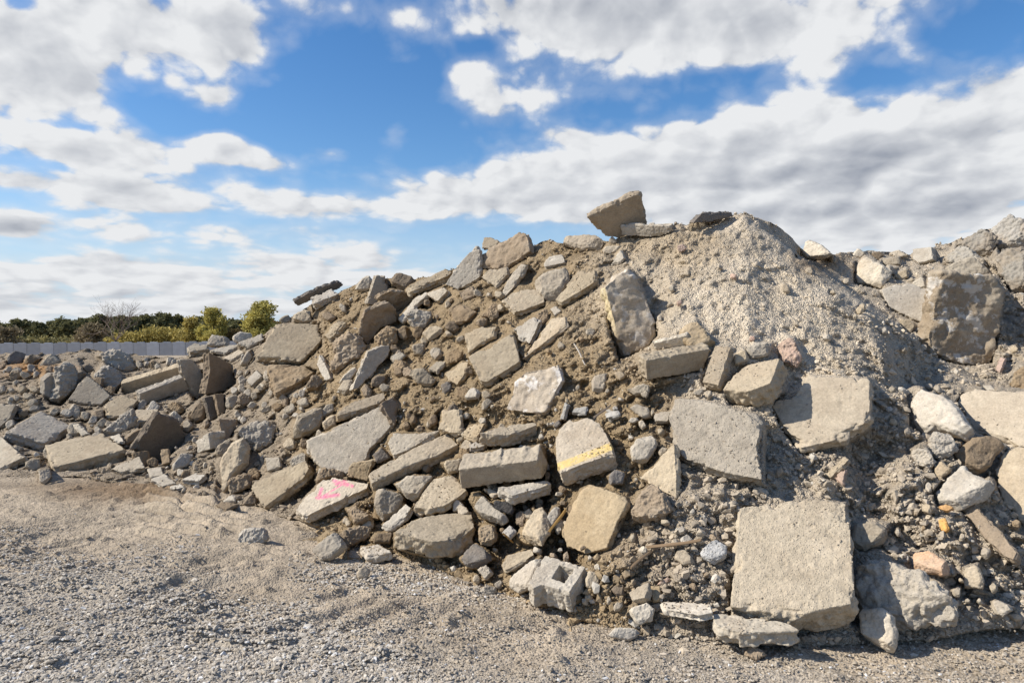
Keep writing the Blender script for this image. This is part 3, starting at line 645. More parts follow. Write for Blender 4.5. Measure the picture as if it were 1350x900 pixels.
 ('S', 'tan', (-1,22), .5, 0.47, [(520, 700), (535, 690), (551, 682), (585, 677), (622, 674), (626, 694), (612, 709), (590, 712), (570, 714), (545, 708)],
  'thick gritty slab at the front foot under the pear-shaped slab'),
 ('S', 'paintpink', (5,10), .68, 0.47, [(389, 672), (404, 652), (418, 638), (431, 627), (458, 632), (486, 637), (484, 643), (440, 663), (401, 681)],
  "slab with pink spray-paint mark at the heap's foot"),
 ('R', 'tan2', (0,0), .9, 0.42, [(456, 670), (469, 667), (482, 675), (494, 682), (467, 690)],
  'brown stone under the pink-marked slab'),
 ('R', 'tan', (0,0), .9, 0.32, [(449, 688), (456, 679), (465, 690)],
  "small tan stone in the pink-marked slab's shadow"),
 ('R', 'tan2', (0,0), .9, 0.32, [(446, 705), (465, 693), (494, 691), (488, 706), (460, 720)],
  'brown lump below the pink-marked slab'),
 ('R', 'brown', (0,0), .9, 0.32, [(488, 713), (494, 702), (519, 700), (518, 713)],
  'brown lump below the pale finger-like bar'),
 ('R', 'gray', (4,2), .85, 0.12, [(409, 722), (420, 712), (430, 700), (440, 701), (456, 720), (442, 732), (421, 738)],
  'grey pyramid rock on the dirt below the pink-marked slab'),
 ('B', 'white', (1,11), .5, 0.12, [(474, 719), (498, 717), (517, 727), (500, 731), (483, 732)],
  'small pale brick on the dirt beside the grey pyramid rock'),
 ('R', 'gray', (0,0), .9, 0.12, [(471, 752), (481, 744), (489, 751), (484, 763), (474, 762)],
  'tiny ground stone in front of the small pale brick'),
 ('R', 'lumpgray', (0,0), .9, 0, [(308, 712), (313, 701), (332, 695), (350, 697), (355, 706), (340, 718), (310, 721)],
  'lone bluish-grey rock on the open dirt'),
 ('S', 'ochre', (3,-1), .85, 0.42, [(454, 627), (463, 611), (478, 608), (492, 606), (487, 621), (484, 634)],
  'tan plate between pink-marked slab and plank-like slab'),
 ('R', 'tan2', (0,0), .9, 0.32, [(416, 634), (426, 613), (432, 617), (451, 618), (454, 629), (436, 627)],
  'brown stone peeping over the pink-marked slab'),
 ('S', 'gray2', (2,4), .86, 0.32, [(404, 581), (422, 572), (440, 563), (470, 549), (500, 535), (510, 545), (517, 560), (500, 580), (487, 592), (482, 607), (455, 625), (425, 617), (409, 600)],
  'big grey slab above the pink-marked slab, half in shadow'),
 ('S', 'ochre', (1,9), .65, .4, [(443, 548), (447, 540), (468, 528), (488, 522), (506, 517), (508, 524), (500, 531), (470, 541)],
  'slab with yellowish front casting shadow on the big grey slab'),
 ('S', 'brown', (-4,3), .8, .35, [(502, 531), (518, 522), (527, 532), (521, 560), (512, 548)],
  "brown upright stone at the yellowish-front slab's end"),
 ('R', 'tan', (0,0), .9, 0.27, [(385, 578), (390, 560), (394, 545), (412, 538), (426, 532), (431, 545), (422, 563), (406, 573)],
  'pale tan rock between small broken bricks and big grey slab'),
 ('R', 'ochre', (0,0), .9, 0.32, [(424, 557), (435, 546), (443, 547), (443, 561), (428, 566)],
  "ochre chunk at the yellowish-front slab's lower end"),
 ('S', 'gray', (2,6), .75, 0.32, [(511, 584), (518, 571), (540, 570), (564, 570), (580, 567), (560, 580), (538, 593), (518, 600)],
  'grey ragged slab above the plank-like slab'),
 ('S', 'tan', (2,2), .85, 0.22, [(578, 564), (583, 541), (606, 537), (609, 570), (592, 570)],
  'tan upright slab half sunk in the soil above the plank-like slab'),
 ('R', 'dark', (0,0), .9, 0.32, [(492, 599), (502, 589), (515, 602), (497, 609)],
  "dark stone on the big grey slab's lower corner"),
 ('S', 'tan', (4,8), .8, 0.45, [(617, 470), (646, 454), (676, 438), (681, 456), (686, 476), (664, 490), (641, 504), (633, 502), (624, 486)],
  'clean five-sided slab in the middle of the brown slope'),
 ('S', 'ochre', (4,5), .75, 0.35, [(586, 493), (598, 484), (610, 475), (617, 477), (615, 489), (603, 507), (592, 501)],
  'small ochre slab beside the clean five-sided slab'),
 ('S', 'gray', (2,4), .7, 0.35, [(564, 486), (575, 476), (588, 476), (576, 490)],
  'dark flat chip above the small ochre slab'),
 ('R', 'tan', (0,0), .9, 0.25, [(536, 490), (557, 484), (578, 500), (571, 511), (552, 505)],
  'tan rock sunk in soil beside the small ochre slab'),
 ('R', 'white', (3,3), .75, 0.35, [(608, 526), (623, 507), (633, 514), (629, 523)],
  'white pointed stone below the clean five-sided slab'),
 ('R', 'dark', (0,0), .9, 0.35, [(580, 505), (591, 501), (598, 512), (586, 518)],
  'dark gravelly stone below the small ochre slab'),
 ('S', 'whitewash', (4,3), .85, 0.25, [(667, 540), (680, 502), (692, 489), (714, 486), (736, 482), (742, 500), (731, 520), (719, 543), (690, 544)],
  'whitewashed slab patch mid-slope above the heavy kerb block'),
 ('R', 'tan', (0,0), .9, .1, [(778, 496), (790, 490), (801, 490), (797, 516), (779, 512)],
  'tan crumbling brick in the slope below the yellow-edged slab'),
 ('R', 'ochre', (0,0), .9, .2, [(809, 491), (820, 488), (826, 495), (817, 500)],
  'small yellow cobble below the yellow-edged slab'),
 ('R', 'gray', (0,0), .9, .2, [(825, 512), (848, 505), (861, 509), (856, 516), (838, 520)],
  'grey stone below the long rectangular block'),
 ('R', 'white', (0,0), .9, .25, [(829, 535), (838, 531), (854, 537), (862, 550), (852, 552), (838, 544)],
  'white oblong stone above the smooth triangular slab'),
 ('S', 'gray', (1,2), .8, .2, [(863, 543), (885, 541), (880, 555), (863, 555)],
  "square grey flake at the large grainy slab's shoulder"),
 ('S', 'grayblue', (2,2), .7, .2, [(797, 544), (813, 541), (816, 546), (799, 551)],
  'bluish tile chip near the dark stick'),
 ('S', 'grayblue', (1,2), .7, 0.32, [(753, 543), (757, 537), (774, 536), (772, 545)],
  'bluish tile chip above the yellow-striped kerb'),
 ('S', 'grayblue', (3,1), .8, 0.32, [(738, 552), (744, 531), (748, 533), (743, 553)],
  'thin upright bluish sliver by the yellow-striped kerb'),
 ('R', 'dark', (0,0), .9, 0.32, [(729, 560), (736, 552), (739, 558), (732, 565)],
  "dark pebble-like stone at the yellow-striped kerb's corner"),
 ('K', 'paintyellow', (6,18), .62, 0.42, [(732, 579), (736, 566), (750, 553), (775, 550), (792, 556), (804, 582), (810, 597), (772, 610), (739, 623), (733, 604)],
  'kerb block with a yellow painted stripe'),
 ('B', 'white', (0,13), .6, 0.57, [(656, 642), (690, 637), (721, 633), (728, 638), (700, 646), (675, 653)],
  'pale brick-like block under the heavy kerb block'),
 ('R', 'gray', (2,3), .8, 0.47, [(619, 659), (623, 650), (633, 648), (647, 663), (668, 679), (659, 688), (639, 681), (627, 672)],
  'curved two-tone rock under the heavy kerb block'),
 ('S', 'tan', (1,3), .7, 0.52, [(637, 643), (645, 643), (660, 650), (650, 653)],
  'thin flake between heavy kerb block and curved two-tone rock'),
 ('R', 'asphalt', (0,0), .9, 0.62, [(647, 661), (656, 657), (672, 663), (680, 670), (674, 677), (653, 672)],
  'black asphalt lump on the curved two-tone rock'),
 ('R', 'tan2', (0,0), .9, 0.32, [(631, 697), (639, 691), (653, 693), (657, 708), (645, 717), (633, 715)],
  'brown cobble below the curved two-tone rock'),
 ('R', 'tan', (3,5), .75, 0.37, [(691, 692), (697, 675), (703, 665), (713, 666), (719, 676), (721, 696), (711, 713), (692, 712), (681, 705)],
  'star-shaped tan rock half in shadow beneath the pale brick-like block'),
 ('R', 'white', (0,0), .9, 0.42, [(719, 686), (728, 667), (737, 665), (739, 674), (727, 695)],
  'white elongated stone beside the star-shaped tan rock'),
 ('S', 'grayblue', (1,3), .7, 0.37, [(663, 700), (672, 692), (679, 699), (671, 706)],
  'bluish shard by the amber splinter'),
 ('S', 'ochre', (6,2), .87, .15, [(740, 702), (752, 670), (764, 643), (777, 638), (800, 645), (820, 653), (826, 664), (813, 692), (800, 722), (773, 730), (748, 720)],
  'ochre slab embedded in the foot behind the cinder block'),
 ('R', 'dark', (4,6), .7, 0.32, [(605, 735), (623, 714), (642, 724), (648, 731), (632, 740), (618, 744)],
  "dark cube-like stone at the thick gritty slab's corner"),
 ('R', 'lumpgray', (0,0), .9, 0.17, [(628, 748), (640, 744), (651, 754), (640, 763)],
  'pale gritty stone below the dark cube-like stone'),
 ('R', 'lumpgray', (0,0), .9, 0.12, [(632, 779), (642, 770), (656, 774), (651, 788), (638, 785)],
  'speckled ground stone in front of the pale gritty one'),
 ('S', 'tan', (2,5), .7, 0.32, [(661, 745), (669, 731), (701, 723), (704, 731), (676, 747), (665, 751)],
  'sunlit slab bit behind the wedge next to the cinder block'),
 ('R', 'white', (8,4), .72, 0.42, [(662, 766), (688, 746), (710, 733), (708, 746), (697, 772), (678, 778)],
  'sunlit wedge rock leaning on the cinder block'),
 ('R', 'tan', (0,0), .9, .15, [(771, 768), (778, 749), (793, 756), (791, 767), (779, 776)],
  'tan round stone right behind the cinder block'),
 ('R', 'brown', (0,0), .9, .1, [(804, 778), (813, 768), (824, 771), (824, 782), (812, 785)],
  'small brown round stone on the gravel past the cinder block'),
 ('R', 'tan', (5,2), .8, .15, [(823, 784), (838, 774), (851, 766), (856, 776), (853, 790), (836, 793)],
  'tan wedge stone past the small brown round stone'),
 ('R', 'ochre', (0,0), .9, .1, [(857, 770), (871, 769), (872, 790), (859, 791)],
  'ochre stone behind the tan wedge stone'),
 ('R', 'white', (0,0), .9, .1, [(826, 811), (831, 798), (851, 792), (862, 802), (860, 817), (844, 822)],
  'pale rough cobble in front of the tan wedge stone'),
 ('R', 'white', (0,0), .9, 0, [(802, 837), (813, 826), (836, 827), (849, 836), (829, 844)],
  'low flat pale stone lying on the gravel near the pale rough cobble'),
 ('S', 'white', (1,6), .5, .15, [(871, 794), (900, 793), (936, 796), (940, 807), (922, 810), (875, 801)],
  'flat pale stone wedged beside the under-slab piece'),
 ('R', 'pink', (0,0), .9, .1, [(867, 768), (882, 759), (887, 764), (872, 771)],
  'purplish stone above the flat pale wedged stone'),
 ('R', 'granite', (0,0), .9, .2, [(922, 721), (930, 712), (942, 709), (957, 718), (956, 732), (940, 740), (925, 735)],
  'speckled granite cobble beside the biggest square slab'),
 ('R', 'tan2', (0,0), .9, .2, [(840, 652), (858, 637), (869, 642), (887, 664), (869, 682), (852, 680), (834, 693), (831, 671)],
  'crumbling brown lump below the smooth triangular slab'),
 ('R', 'gray', (0,0), .9, .15, [(827, 598), (840, 577), (860, 572), (869, 582), (852, 608), (838, 610)],
  'grey stone beside the yellow-striped kerb and the triangular slab'),
 ('R', 'dark', (0,0), .9, .2, [(800, 628), (811, 618), (824, 622), (822, 636), (806, 637)],
  'dark lump under the yellow-striped kerb'),
 ('R', 'tan', (0,0), .9, .15, [(886, 732), (893, 722), (905, 724), (916, 739), (900, 743)],
  'round tan cobble beneath the longer wooden stick'),
 ('R', 'tan2', (0,0), .9, 0, [(980, 860), (992, 849), (1011, 860), (996, 869)],
  'brown clod on the gravel before the pale under-slab piece'),
 ('S', 'tan', (2,2), .8, .25, [(1085, 627), (1100, 613), (1114, 602), (1119, 606), (1106, 618), (1093, 631)],
  'thin tan flake below the wide smooth slab'),
 ('S', 'pink', (2,3), .8, .25, [(1098, 629), (1108, 620), (1115, 617), (1111, 638)],
  'pink brick chip beside the thin tan flake'),
]

KINDS = {'S': ('broken_slab', 'concrete slab'), 'R': ('rubble_rock', 'rock'), 'K': ('kerb_block', 'kerb block'),
         'B': ('concrete_block', 'concrete block'), 'F': ('rubble_fragment', 'fragment')}
cover = np.zeros(GD.shape, bool); target = np.full(GD.shape, -1.0)
HULLS = []; DUST = []

def ray_frame(px, py):
    d = np.array([(px - CX) / F, 1, -(py - CY) / F]); d /= np.linalg.norm(d)
    r = np.cross(d, [0, 0, 1]); r /= np.linalg.norm(r); u = np.cross(r, d)
    return d, r, u

def jag(poly, rnd, amp, step):
    out = []; n = len(poly)
    for i in range(n):
        a, b = np.array(poly[i], float), np.array(poly[(i + 1) % n], float)
        L = np.linalg.norm(b - a); k = max(1, int(L / step)); nrm = np.array([-(b - a)[1], (b - a)[0]]) / max(L, 1e-6)
        out.append(a)
        ph = 0
        for j in range(1, k):
            ph = .55 * ph + rnd.uniform(-1, 1) * amp
            out.append(a + (b - a) * (j / k + rnd.uniform(-.25, .25) / k) + nrm * ph)
    return np.array(out)

def build_piece(kind, mat, e, c, lift, poly, label, seed, group=None, hole=None, vox_px=None, on_heap=True):
    rnd = random.Random(seed); nrg = np.random.default_rng(seed)
    poly = np.array(poly, float)
    area2 = np.sum(poly[:, 0] * np.roll(poly[:, 1], -1) - np.roll(poly[:, 0], -1) * poly[:, 1])
    if area2 < 0: poly = poly[::-1]
    area = abs(area2) / 2; size = math.sqrt(area)
    if kind == 'R': poly = poly.mean(0) + (poly - poly.mean(0)) * 1.08
    cx, cy = poly.mean(0); ex, ey = e
    el = math.hypot(ex, ey)
    d, r, u = ray_frame(cx, cy)
    bottom = poly[:, 1].max() + max(ey, 0)
    ground = bottom > float(base_y(cx)) + 2; small = kind == 'F' or (kind == 'R' and size < 12)
    D0 = float(depth(cx, cy)) if not ground else float(F * CAMH / (bottom - 1.5 - CY))
    if el < .1:
        nv = np.array([rnd.uniform(-.3, .25), 0.35 + rnd.uniform(-.2, .2)]); s = math.hypot(*nv); s = min(s, .6)
        nrm = nv[0] * r + nv[1] * u - d
        nrm /= np.linalg.norm(nrm); t = .5 * size * D0 / F
    else:
        s = math.sqrt(1 - c * c)
        nrm = -ex / el * s * r + ey / el * s * u - c * d
        t = el * D0 / F / s
    if kind == 'R': t = max(t, .5 * size * D0 / F)
    elif kind in 'KB': t = max(t, .3 * size * D0 / F)
    t = float(np.clip(t, .035 if size * D0 / F < .15 else .06, .6))
    lift = lift if lift <= .05 else .05 + (lift - .05) * .7
    if ground:
        anchor = W3(cx, bottom - max(ey, 0) - 1, D0 - .01); plane_d = anchor @ nrm
    else:
        anchor = W3(cx, cy, D0 + (float(recess(cx, cy)) * .5 if small else 0) - min(lift, .8 * t + .1) - (.45 if kind == 'R' else .3) * t); plane_d = anchor @ nrm
    cam = np.array([0, 0, CAMH])
    def onplane(q):
        q = np.atleast_2d(q); dirs = np.stack([(q[:, 0] - CX) / F, np.ones(len(q)), -(q[:, 1] - CY) / F], 1)
        tt = (plane_d - cam @ nrm) / (dirs @ nrm); return cam + dirs * tt[:, None]
    pxm = D0 / F                                    # metres per photo pixel here
    amp = {'S': .34, 'K': .2, 'B': .28, 'R': .5, 'F': .3}[kind]
    jp = jag(poly, rnd, min(amp, size * .03), max(3.0, size * .10))
    front = onplane(jp); cen = front.mean(0)
    # shape it in its own frame: X,Y in the plane of the main face, Z out of it
    ax = np.cross([0, 0, 1], nrm); ax /= np.linalg.norm(ax); ay = np.cross(nrm, ax)
    f2 = np.stack([(front - cen) @ ax, (front - cen) @ ay], 1)
    bm = bmesh.new()
    def ring(scale, z, jit=0):
        return [bm.verts.new((p[0] * scale + rnd.uniform(-jit, jit), p[1] * scale + rnd.uniform(-jit, jit), z)) for p in f2]
    if kind in 'RF':
        rings = [ring(.70, 0), ring(.93, -.14 * t), ring(1.0, -.42 * t), ring(.92, -.75 * t), ring(.7, -t)]
    else:
        rings = [ring(1, 0), ring(1 + rnd.uniform(-.03, .02), -t, .08 * t)]
    n = len(f2)
    if hole is not None:
        hp = onplane(np.array(hole, float)); h2 = np.stack([(hp - cen) @ ax, (hp - cen) @ ay], 1)
        hr = [[bm.verts.new((p[0], p[1], z)) for p in h2] for z in (0, -t)]
        for rr, hh in zip(rings, hr):
            es = [bm.edges.new((rr[i], rr[(i + 1) % n])) for i in range(n)] + [bm.edges.new((hh[i], hh[(i + 1) % len(hh)])) for i in range(len(hh))]
            bmesh.ops.triangle_fill(bm, edges=es, use_beauty=True)
        for i in range(len(h2)):
            k = (i + 1) % len(h2); bm.faces.new((hr[0][i], hr[0][k], hr[1][k], hr[1][i]))
    else:
        bm.faces.new(rings[0]); bm.faces.new(rings[-1][::-1])
    for A, B in zip(rings[:-1], rings[1:]):
        for i in range(n):
            k = (i + 1) % n; bm.faces.new((A[k], A[i], B[i], B[k]))
    bmesh.ops.recalc_face_normals(bm, faces=bm.faces)
    me = bpy.data.meshes.new('tmp'); bm.to_mesh(me); bm.free()
    ob = bpy.data.objects.new('tmp', me); COL.objects.link(ob)
    vox = vox_px if vox_px else np.clip(size / 42, .75, 1.5)
    vox *= pxm; vox = max(vox, max(me_dim(f2)) / 130)
    vox = min(vox, t * .3)
    md = ob.modifiers.new('r', 'REMESH'); md.mode = 'VOXEL'; md.voxel_size = vox; md.use_smooth_shade = True
    dg = bpy.context.evaluated_depsgraph_get(); dg.update()
    m2 = bpy.data.meshes.new_from_object(ob.evaluated_get(dg), depsgraph=dg)
    COL.objects.unlink(ob); bpy.data.objects.remove(ob); bpy.data.meshes.remove(me)
    nv_ = len(m2.vertices); co = np.empty(nv_ * 3, np.float32); m2.vertices.foreach_get('co', co); co = co.reshape(-1, 3).astype(float)
    vn = np.empty(nv_ * 3, np.float32); m2.vertices.foreach_get('normal', vn); vn = vn.reshape(-1, 3).astype(float)
    off = nrg.uniform(-50, 50, 3); Q = co + off; S = size * pxm
    if kind in 'RF':
        # break into facets: clip by random planes, then roughen
        for _ in range(11 if kind == 'R' else 8):
            w = nrg.normal(size=3); w[2] = abs(w[2]) * .9; w /= np.linalg.norm(w)
            sup = (co @ w).max(); cut = sup * nrg.uniform(.70, .93)
            sd = np.maximum(co @ w - cut, 0); co = co - sd[:, None] * w * .9
        disp = fbm(Q, 2.6 / S, 2, 3) * .03 * S + fbm(Q, 9 / S, 3, 5) * .018 * S - np.maximum(fbm(Q, 14 / S, 2, 8), .25) * .02 * S
        if mat in ('lumpgray', 'roughgray', 'pink', 'tan2'): disp = disp + np.abs(fbm(Q, 4.5 / S, 4, 18)) * .075 * S - .02 * S
        co = co + vn * disp[:, None]
    else:
        dz = -co[:, 2]; side = np.clip((dz - .12 * t) / (.15 * t), 0, 1) * np.clip((t * .9 - dz) / (.15 * t) + .3, 0, 1)
        de = np.full(nv_, 1e9); q = co[:, :2]
        for i in range(n):
            a, b2 = f2[i], f2[(i + 1) % n]; ab = b2 - a; L2 = ab @ ab + 1e-12
            tt = np.clip(((q - a) @ ab) / L2, 0, 1); de = np.minimum(de, np.linalg.norm(q - a - tt[:, None] * ab, axis=1))
        rr = min(.25 * t, .022) if kind in 'KB' else min(.35 * t, .036)
        edge = np.exp(-(de ** 2 + np.minimum(dz, t - dz).clip(0) ** 2) / (rr * rr))
        chip = np.maximum(fbm(Q, 14, 3, 6) - .05, 0) * rr * (.85 if kind == 'S' else .7) * edge + edge * rr * .06
        inward = -co / (np.linalg.norm(co, axis=1)[:, None] + 1e-6); inward[:, 2] = -.6 * np.sign(co[:, 2] + t / 2)
        co = co + inward * chip[:, None]
        rough = {'S': .020, 'K': .005, 'B': .007}[kind]
        pit = -np.maximum(fbm(Q, 40, 2, 15) - .45, 0) * .008
        dsp = side * (fbm(Q, 12, 3, 7) * rough + fbm(Q, 40, 2, 9) * .007) + (1 - side) * (fbm(Q, 4, 2, 11) * .003 + fbm(Q, 60, 2, 13) * .0018 + pit)
        if mat in ('stain', 'stainrough', 'tan2', 'whitewash'): dsp = dsp + (1 - side) * fbm(Q, 9, 3, 12) * .015
        if mat in ('roughgray', 'stainrough'): dsp = dsp + fbm(Q, 5, 5, 19) * .03 - np.abs(fbm(Q, 13, 3, 20)) * .008 + np.abs(fbm(Q, 2.2, 2, 22)) * .03
        co = co + vn * np.minimum(dsp, .25 * t)[:, None]
    if mat in ('paintpink', 'paintyellow', 'stain'):
        wp = cen + co[:, :1] * ax + co[:, 1:2] * ay + co[:, 2:3] * nrm
        sx = CX + F * wp[:, 0] / wp[:, 1]; sy = CY - F * (wp[:, 2] - CAMH) / wp[:, 1]
        colr = np.zeros((nv_, 4), np.float32)
        if mat == 'paintpink':
            colr[:, :3] = (.74, .17, .29); a = np.zeros(nv_)
            for (x1, y1, x2, y2, wd) in ((418, 656, 446, 652, 3.2), (420, 655, 424, 644, 3.0), (424, 655, 450, 639, 1.5), (440, 634, 464, 640, 3.4), (443, 638, 456, 633, 2.6)):
                ab = np.array([x2 - x1, y2 - y1]); q = np.stack([sx - x1, sy - y1], 1)
                tt = np.clip((q @ ab) / (ab @ ab), 0, 1); dd = np.linalg.norm(q - tt[:, None] * ab, axis=1)
                a = np.maximum(a, np.clip(1.2 - dd / (wd * .88), 0, .85))
            colr[:, 3] = a * (co[:, 2] > -.3 * t)
        elif mat == 'paintyellow':
            colr[:, :3] = (.58, .43, .17)
            line = 610 + (584 - 610) * (sx - 735) / (803 - 735)
            colr[:, 3] = np.clip((sy - line + 1) / 2, 0, 1) * np.clip((line + 12 - sy) / 2.5, 0, 1) * (sx > 732)
        else:
            colr[:, :3] = (.54, .44, .25)
            edge_x = 797 + (822 - 797) * (sy - 378) / (471 - 378)
            colr[:, 3] = np.clip((edge_x + 1.5 - sx) / 2, 0, .85) * np.clip((450 - sy) / 30, 0, 1) * (cx < 900)
        at = m2.color_attributes.new('tint', 'FLOAT_COLOR', 'POINT'); at.data.foreach_set('color', colr.ravel())
    m2.vertices.foreach_set('co', co.astype(np.float32).ravel())
    m2.polygons.foreach_set('use_smooth', np.full(len(m2.polygons), kind not in 'F', bool))
    m2.materials.clear(); m2.materials.append(MAT[mat]); m2.update()
    nm, cat = KINDS[kind]; m2.name = nm
    o = bpy.data.objects.new(nm, m2); COL.objects.link(o)
    from mathutils import Matrix
    o.matrix_world = Matrix(((ax[0], ay[0], nrm[0], cen[0]), (ax[1], ay[1], nrm[1], cen[1]), (ax[2], ay[2], nrm[2], cen[2]), (0, 0, 0, 1)))
    tag(o, label, cat, group, 'thing')
    if kind in 'SKB' and mat != 'paintpink':
        nw = vn @ np.stack([ax, ay, nrm])                 # dust and crumbs that have come to rest on upward faces
        wp = cen + co[:, :1] * ax + co[:, 1:2] * ay + co[:, 2:3] * nrm
        okd = (nw[:, 2] > .45) & (nrg.random(nv_) < .022 * np.clip(3.5 * (fbm(Q, 3.5, 2, 33) - .08), 0, 1))
        DUST.append((wp[okd], cx))
    # the soil is packed behind the piece: it meets its back
    h = hull([tuple(p) for p in poly] + [(p[0] + ex, p[1] + ey) for p in poly]) if el > .1 else [tuple(p) for p in poly]
    HULLS.append((np.array(h), cx, cy))
    if on_heap:
        x0, y0 = np.min(h, 0) - 1; x1, y1 = np.max(h, 0) + 1
        ii = np.where((PXS >= x0) & (PXS <= x1))[0]
        if len(ii):
            sub = np.s_[ii[0]:ii[-1] + 1]
            sx_, sy_ = GX[sub], GY[sub]
            msk = inpoly(sx_, sy_, h)
            dirs = np.stack([(sx_ - CX) / F, np.ones_like(sx_), -(sy_ - CY) / F], -1)
            tt = (plane_d - cam @ nrm) / np.minimum(dirs @ nrm, -.05)
            back = tt + (.95 * t + .01) / max(-(d @ nrm), .35)
            lim = np.clip(back, GDclean[sub] - .45, GDclean[sub] + .8)
            tg = target[sub]; tg[msk] = np.maximum(tg[msk], np.maximum(back, lim)[msk]); target[sub] = tg
    return o

def me_dim(f2): return (np.ptp(f2[:, 0]), np.ptp(f2[:, 1]))

for k, (kind, mat, e, c, lift, poly, label) in enumerate(PIECES):
    build_piece(kind, mat, e, c, lift, poly, label, 1000 + k, vox_px=.7 if mat in ('paintpink', 'paintyellow') else None)

# broken hollow block at the foot of the heap
build_piece('B', 'white', (3, 23), .62, .45, [(719, 732), (745, 739), (772, 747), (751, 780), (714, 770), (703, 775), (697, 768), (708, 748)],
            'broken hollow concrete block with its square core open to the sky', 4242, hole=[(738, 744), (757, 750), (744, 768), (727, 762)], vox_px=.7)
o = COL.objects[-1]; o.name = 'cinder_block'; o['category'] = 'cinder block'

# loose fragments, one object each, shared look per place
def free(px, py, m=1.5, shrink=.08):
    for h, cx, cy in HULLS:
        lo, hi = h.min(0) - m, h.max(0) + m
        if lo[0] < px < hi[0] and lo[1] < py < hi[1] and inpoly(np.array([px]), np.array([py]), h + (h - h.mean(0)) * shrink)[0]: return False
    return True
FR = [
 ((0, 400, 478, 640), 44, (6, 16), ('gray', 'tan', 'white', 'tan2', 'brown'), 'hand-sized rubble chunk wedged in a gap between the slabs of the low heap', 'crevice chunks of the low heap'),
 ((400, 770, 545, 735), 52, (5, 12), ('gray', 'tan', 'white', 'tan2', 'brown'), 'hand-sized rubble chunk wedged in a gap between the slabs at the heap foot', 'crevice chunks of the heap foot'),
 ((430, 660, 380, 540), 30, (7, 15), ('tan2', 'tan', 'gray', 'brown'), 'earthy rubble chunk half buried between the slabs under the crest', 'crevice chunks under the crest'),  # region box, count, size range px, kinds of material, label, group
 ((296, 402, 494, 560), 22, (4.5, 9), ('white', 'white', 'gray'), 'small broken brick bit loose in the hollow below the earthy tan slab', 'broken brick bits in the hollow'),
 ((225, 300, 575, 650), 8, (4, 7), ('white', 'tan', 'gray'), 'little pale chunk loose around the cube-like whitish block', 'little chunks around the cube-like block'),
 ((0, 150, 480, 600), 22, (4, 9), ('gray', 'tan', 'white', 'brown'), 'fist-sized stone loose on the low rubble heap near the block wall', 'fist-sized stones on the low heap'),
 ((180, 330, 455, 500), 12, (3.5, 7), ('gray', 'tan', 'white'), 'small stone loose on the low heap rim under the yellow bushes', 'small stones on the low rim'),
 ((440, 780, 380, 560), 22, (3.5, 8.5), ('tan2', 'tan', 'tan2', 'gray'), 'small earth-coloured stone loose on the brown middle slope', 'small stones on the brown slope'),
 ((720, 960, 500, 640), 14, (3.5, 8), ('gray', 'white', 'tan'), 'small stone loose around the large grainy grey slab', 'small stones around the grainy slab'),
 ((600, 960, 670, 800), 22, (4, 9), ('gray', 'white', 'tan', 'tan2'), 'cobble-sized stone loose along the heap foot near the cinder block', 'cobbles along the heap foot'),
 ((1030, 1230, 320, 440), 12, (4, 8), ('white', 'gray', 'tan'), 'small pale stone loose in the dip behind the sandy mound', 'small stones in the dip'),
 ((1160, 1345, 600, 800), 16, (4, 9), ('tan', 'tan2', 'gray'), 'clod-like stone loose between the lumpy bluish rock and the narrow bar', 'clod-like stones by the narrow bar'),
 ((1170, 1350, 430, 560), 10, (4, 8), ('gray', 'tan', 'white'), 'small stone loose in the shaded gully under the huge upright boulder', 'small stones in the gully'),
 ((860, 1200, 300, 470), 9, (3.5, 7), ('tan', 'white', 'pink'), 'small pale lump loose on the sandy mound', 'small lumps on the sandy mound'),
]
kk = 0
for (x0, x1, y0, y1), cnt, (s0, s1), mats, lab, grp in FR:
    made = tries = 0
    while made < cnt and tries < 600:
        tries += 1
        px, py = random.uniform(x0, x1), random.uniform(y0, y1)
        s = s0 + (s1 - s0) * random.random() ** 1.7
        if grp.startswith('crevice') and py > base_y(px) - 4: continue
        if py < crest_y(px) + s + 2 or not (free(px, py) or (grp.startswith('crevice') and free(px, py, shrink=-.15))): continue
        nn = random.randint(5, 7); a0 = random.random() * 6; asp = random.uniform(.6, 1)
        rot = random.uniform(0, 3.14)
        pts = []
        for q in range(nn):
            a = a0 + q * 2 * math.pi / nn + random.uniform(-.3, .3); rr = s * random.uniform(.75, 1.1)
            xx, yy = rr * math.cos(a), rr * asp * math.sin(a)
            pts.append((px + xx * math.cos(rot) - yy * math.sin(rot), py + xx * math.sin(rot) + yy * math.cos(rot)))
        build_piece('F', random.choice(mats), (0, 0) if random.random() < .5 else (random.uniform(-2, 5), random.uniform(2, 5)), .75, .2, pts, lab, 9000 + kk, group=grp)
        kk += 1; made += 1

# ------------------------------------------------------------------ finish the soil surface
has = target > 0
GD = np.where(has, np.clip(target, GDclean - .6, GDclean + .9), GD)
# ease the step between packed soil and open soil
for _ in range(2):
    sm = (np.roll(GD, 1, 0) + np.roll(GD, -1, 0) + np.roll(GD, 1, 1) + np.roll(GD, -1, 1)) / 4
    sm[:, :2] = GD[:, :2]; sm[:, -1] = GD[:, -1]; sm[0] = GD[0]; sm[-1] = GD[-1]
    GD = np.where(has, np.maximum(GD, .5 * GD + .5 * sm), np.where(GS > 0, .72 * GD + .28 * sm, GD))
V = W3(GX, GY, GD)
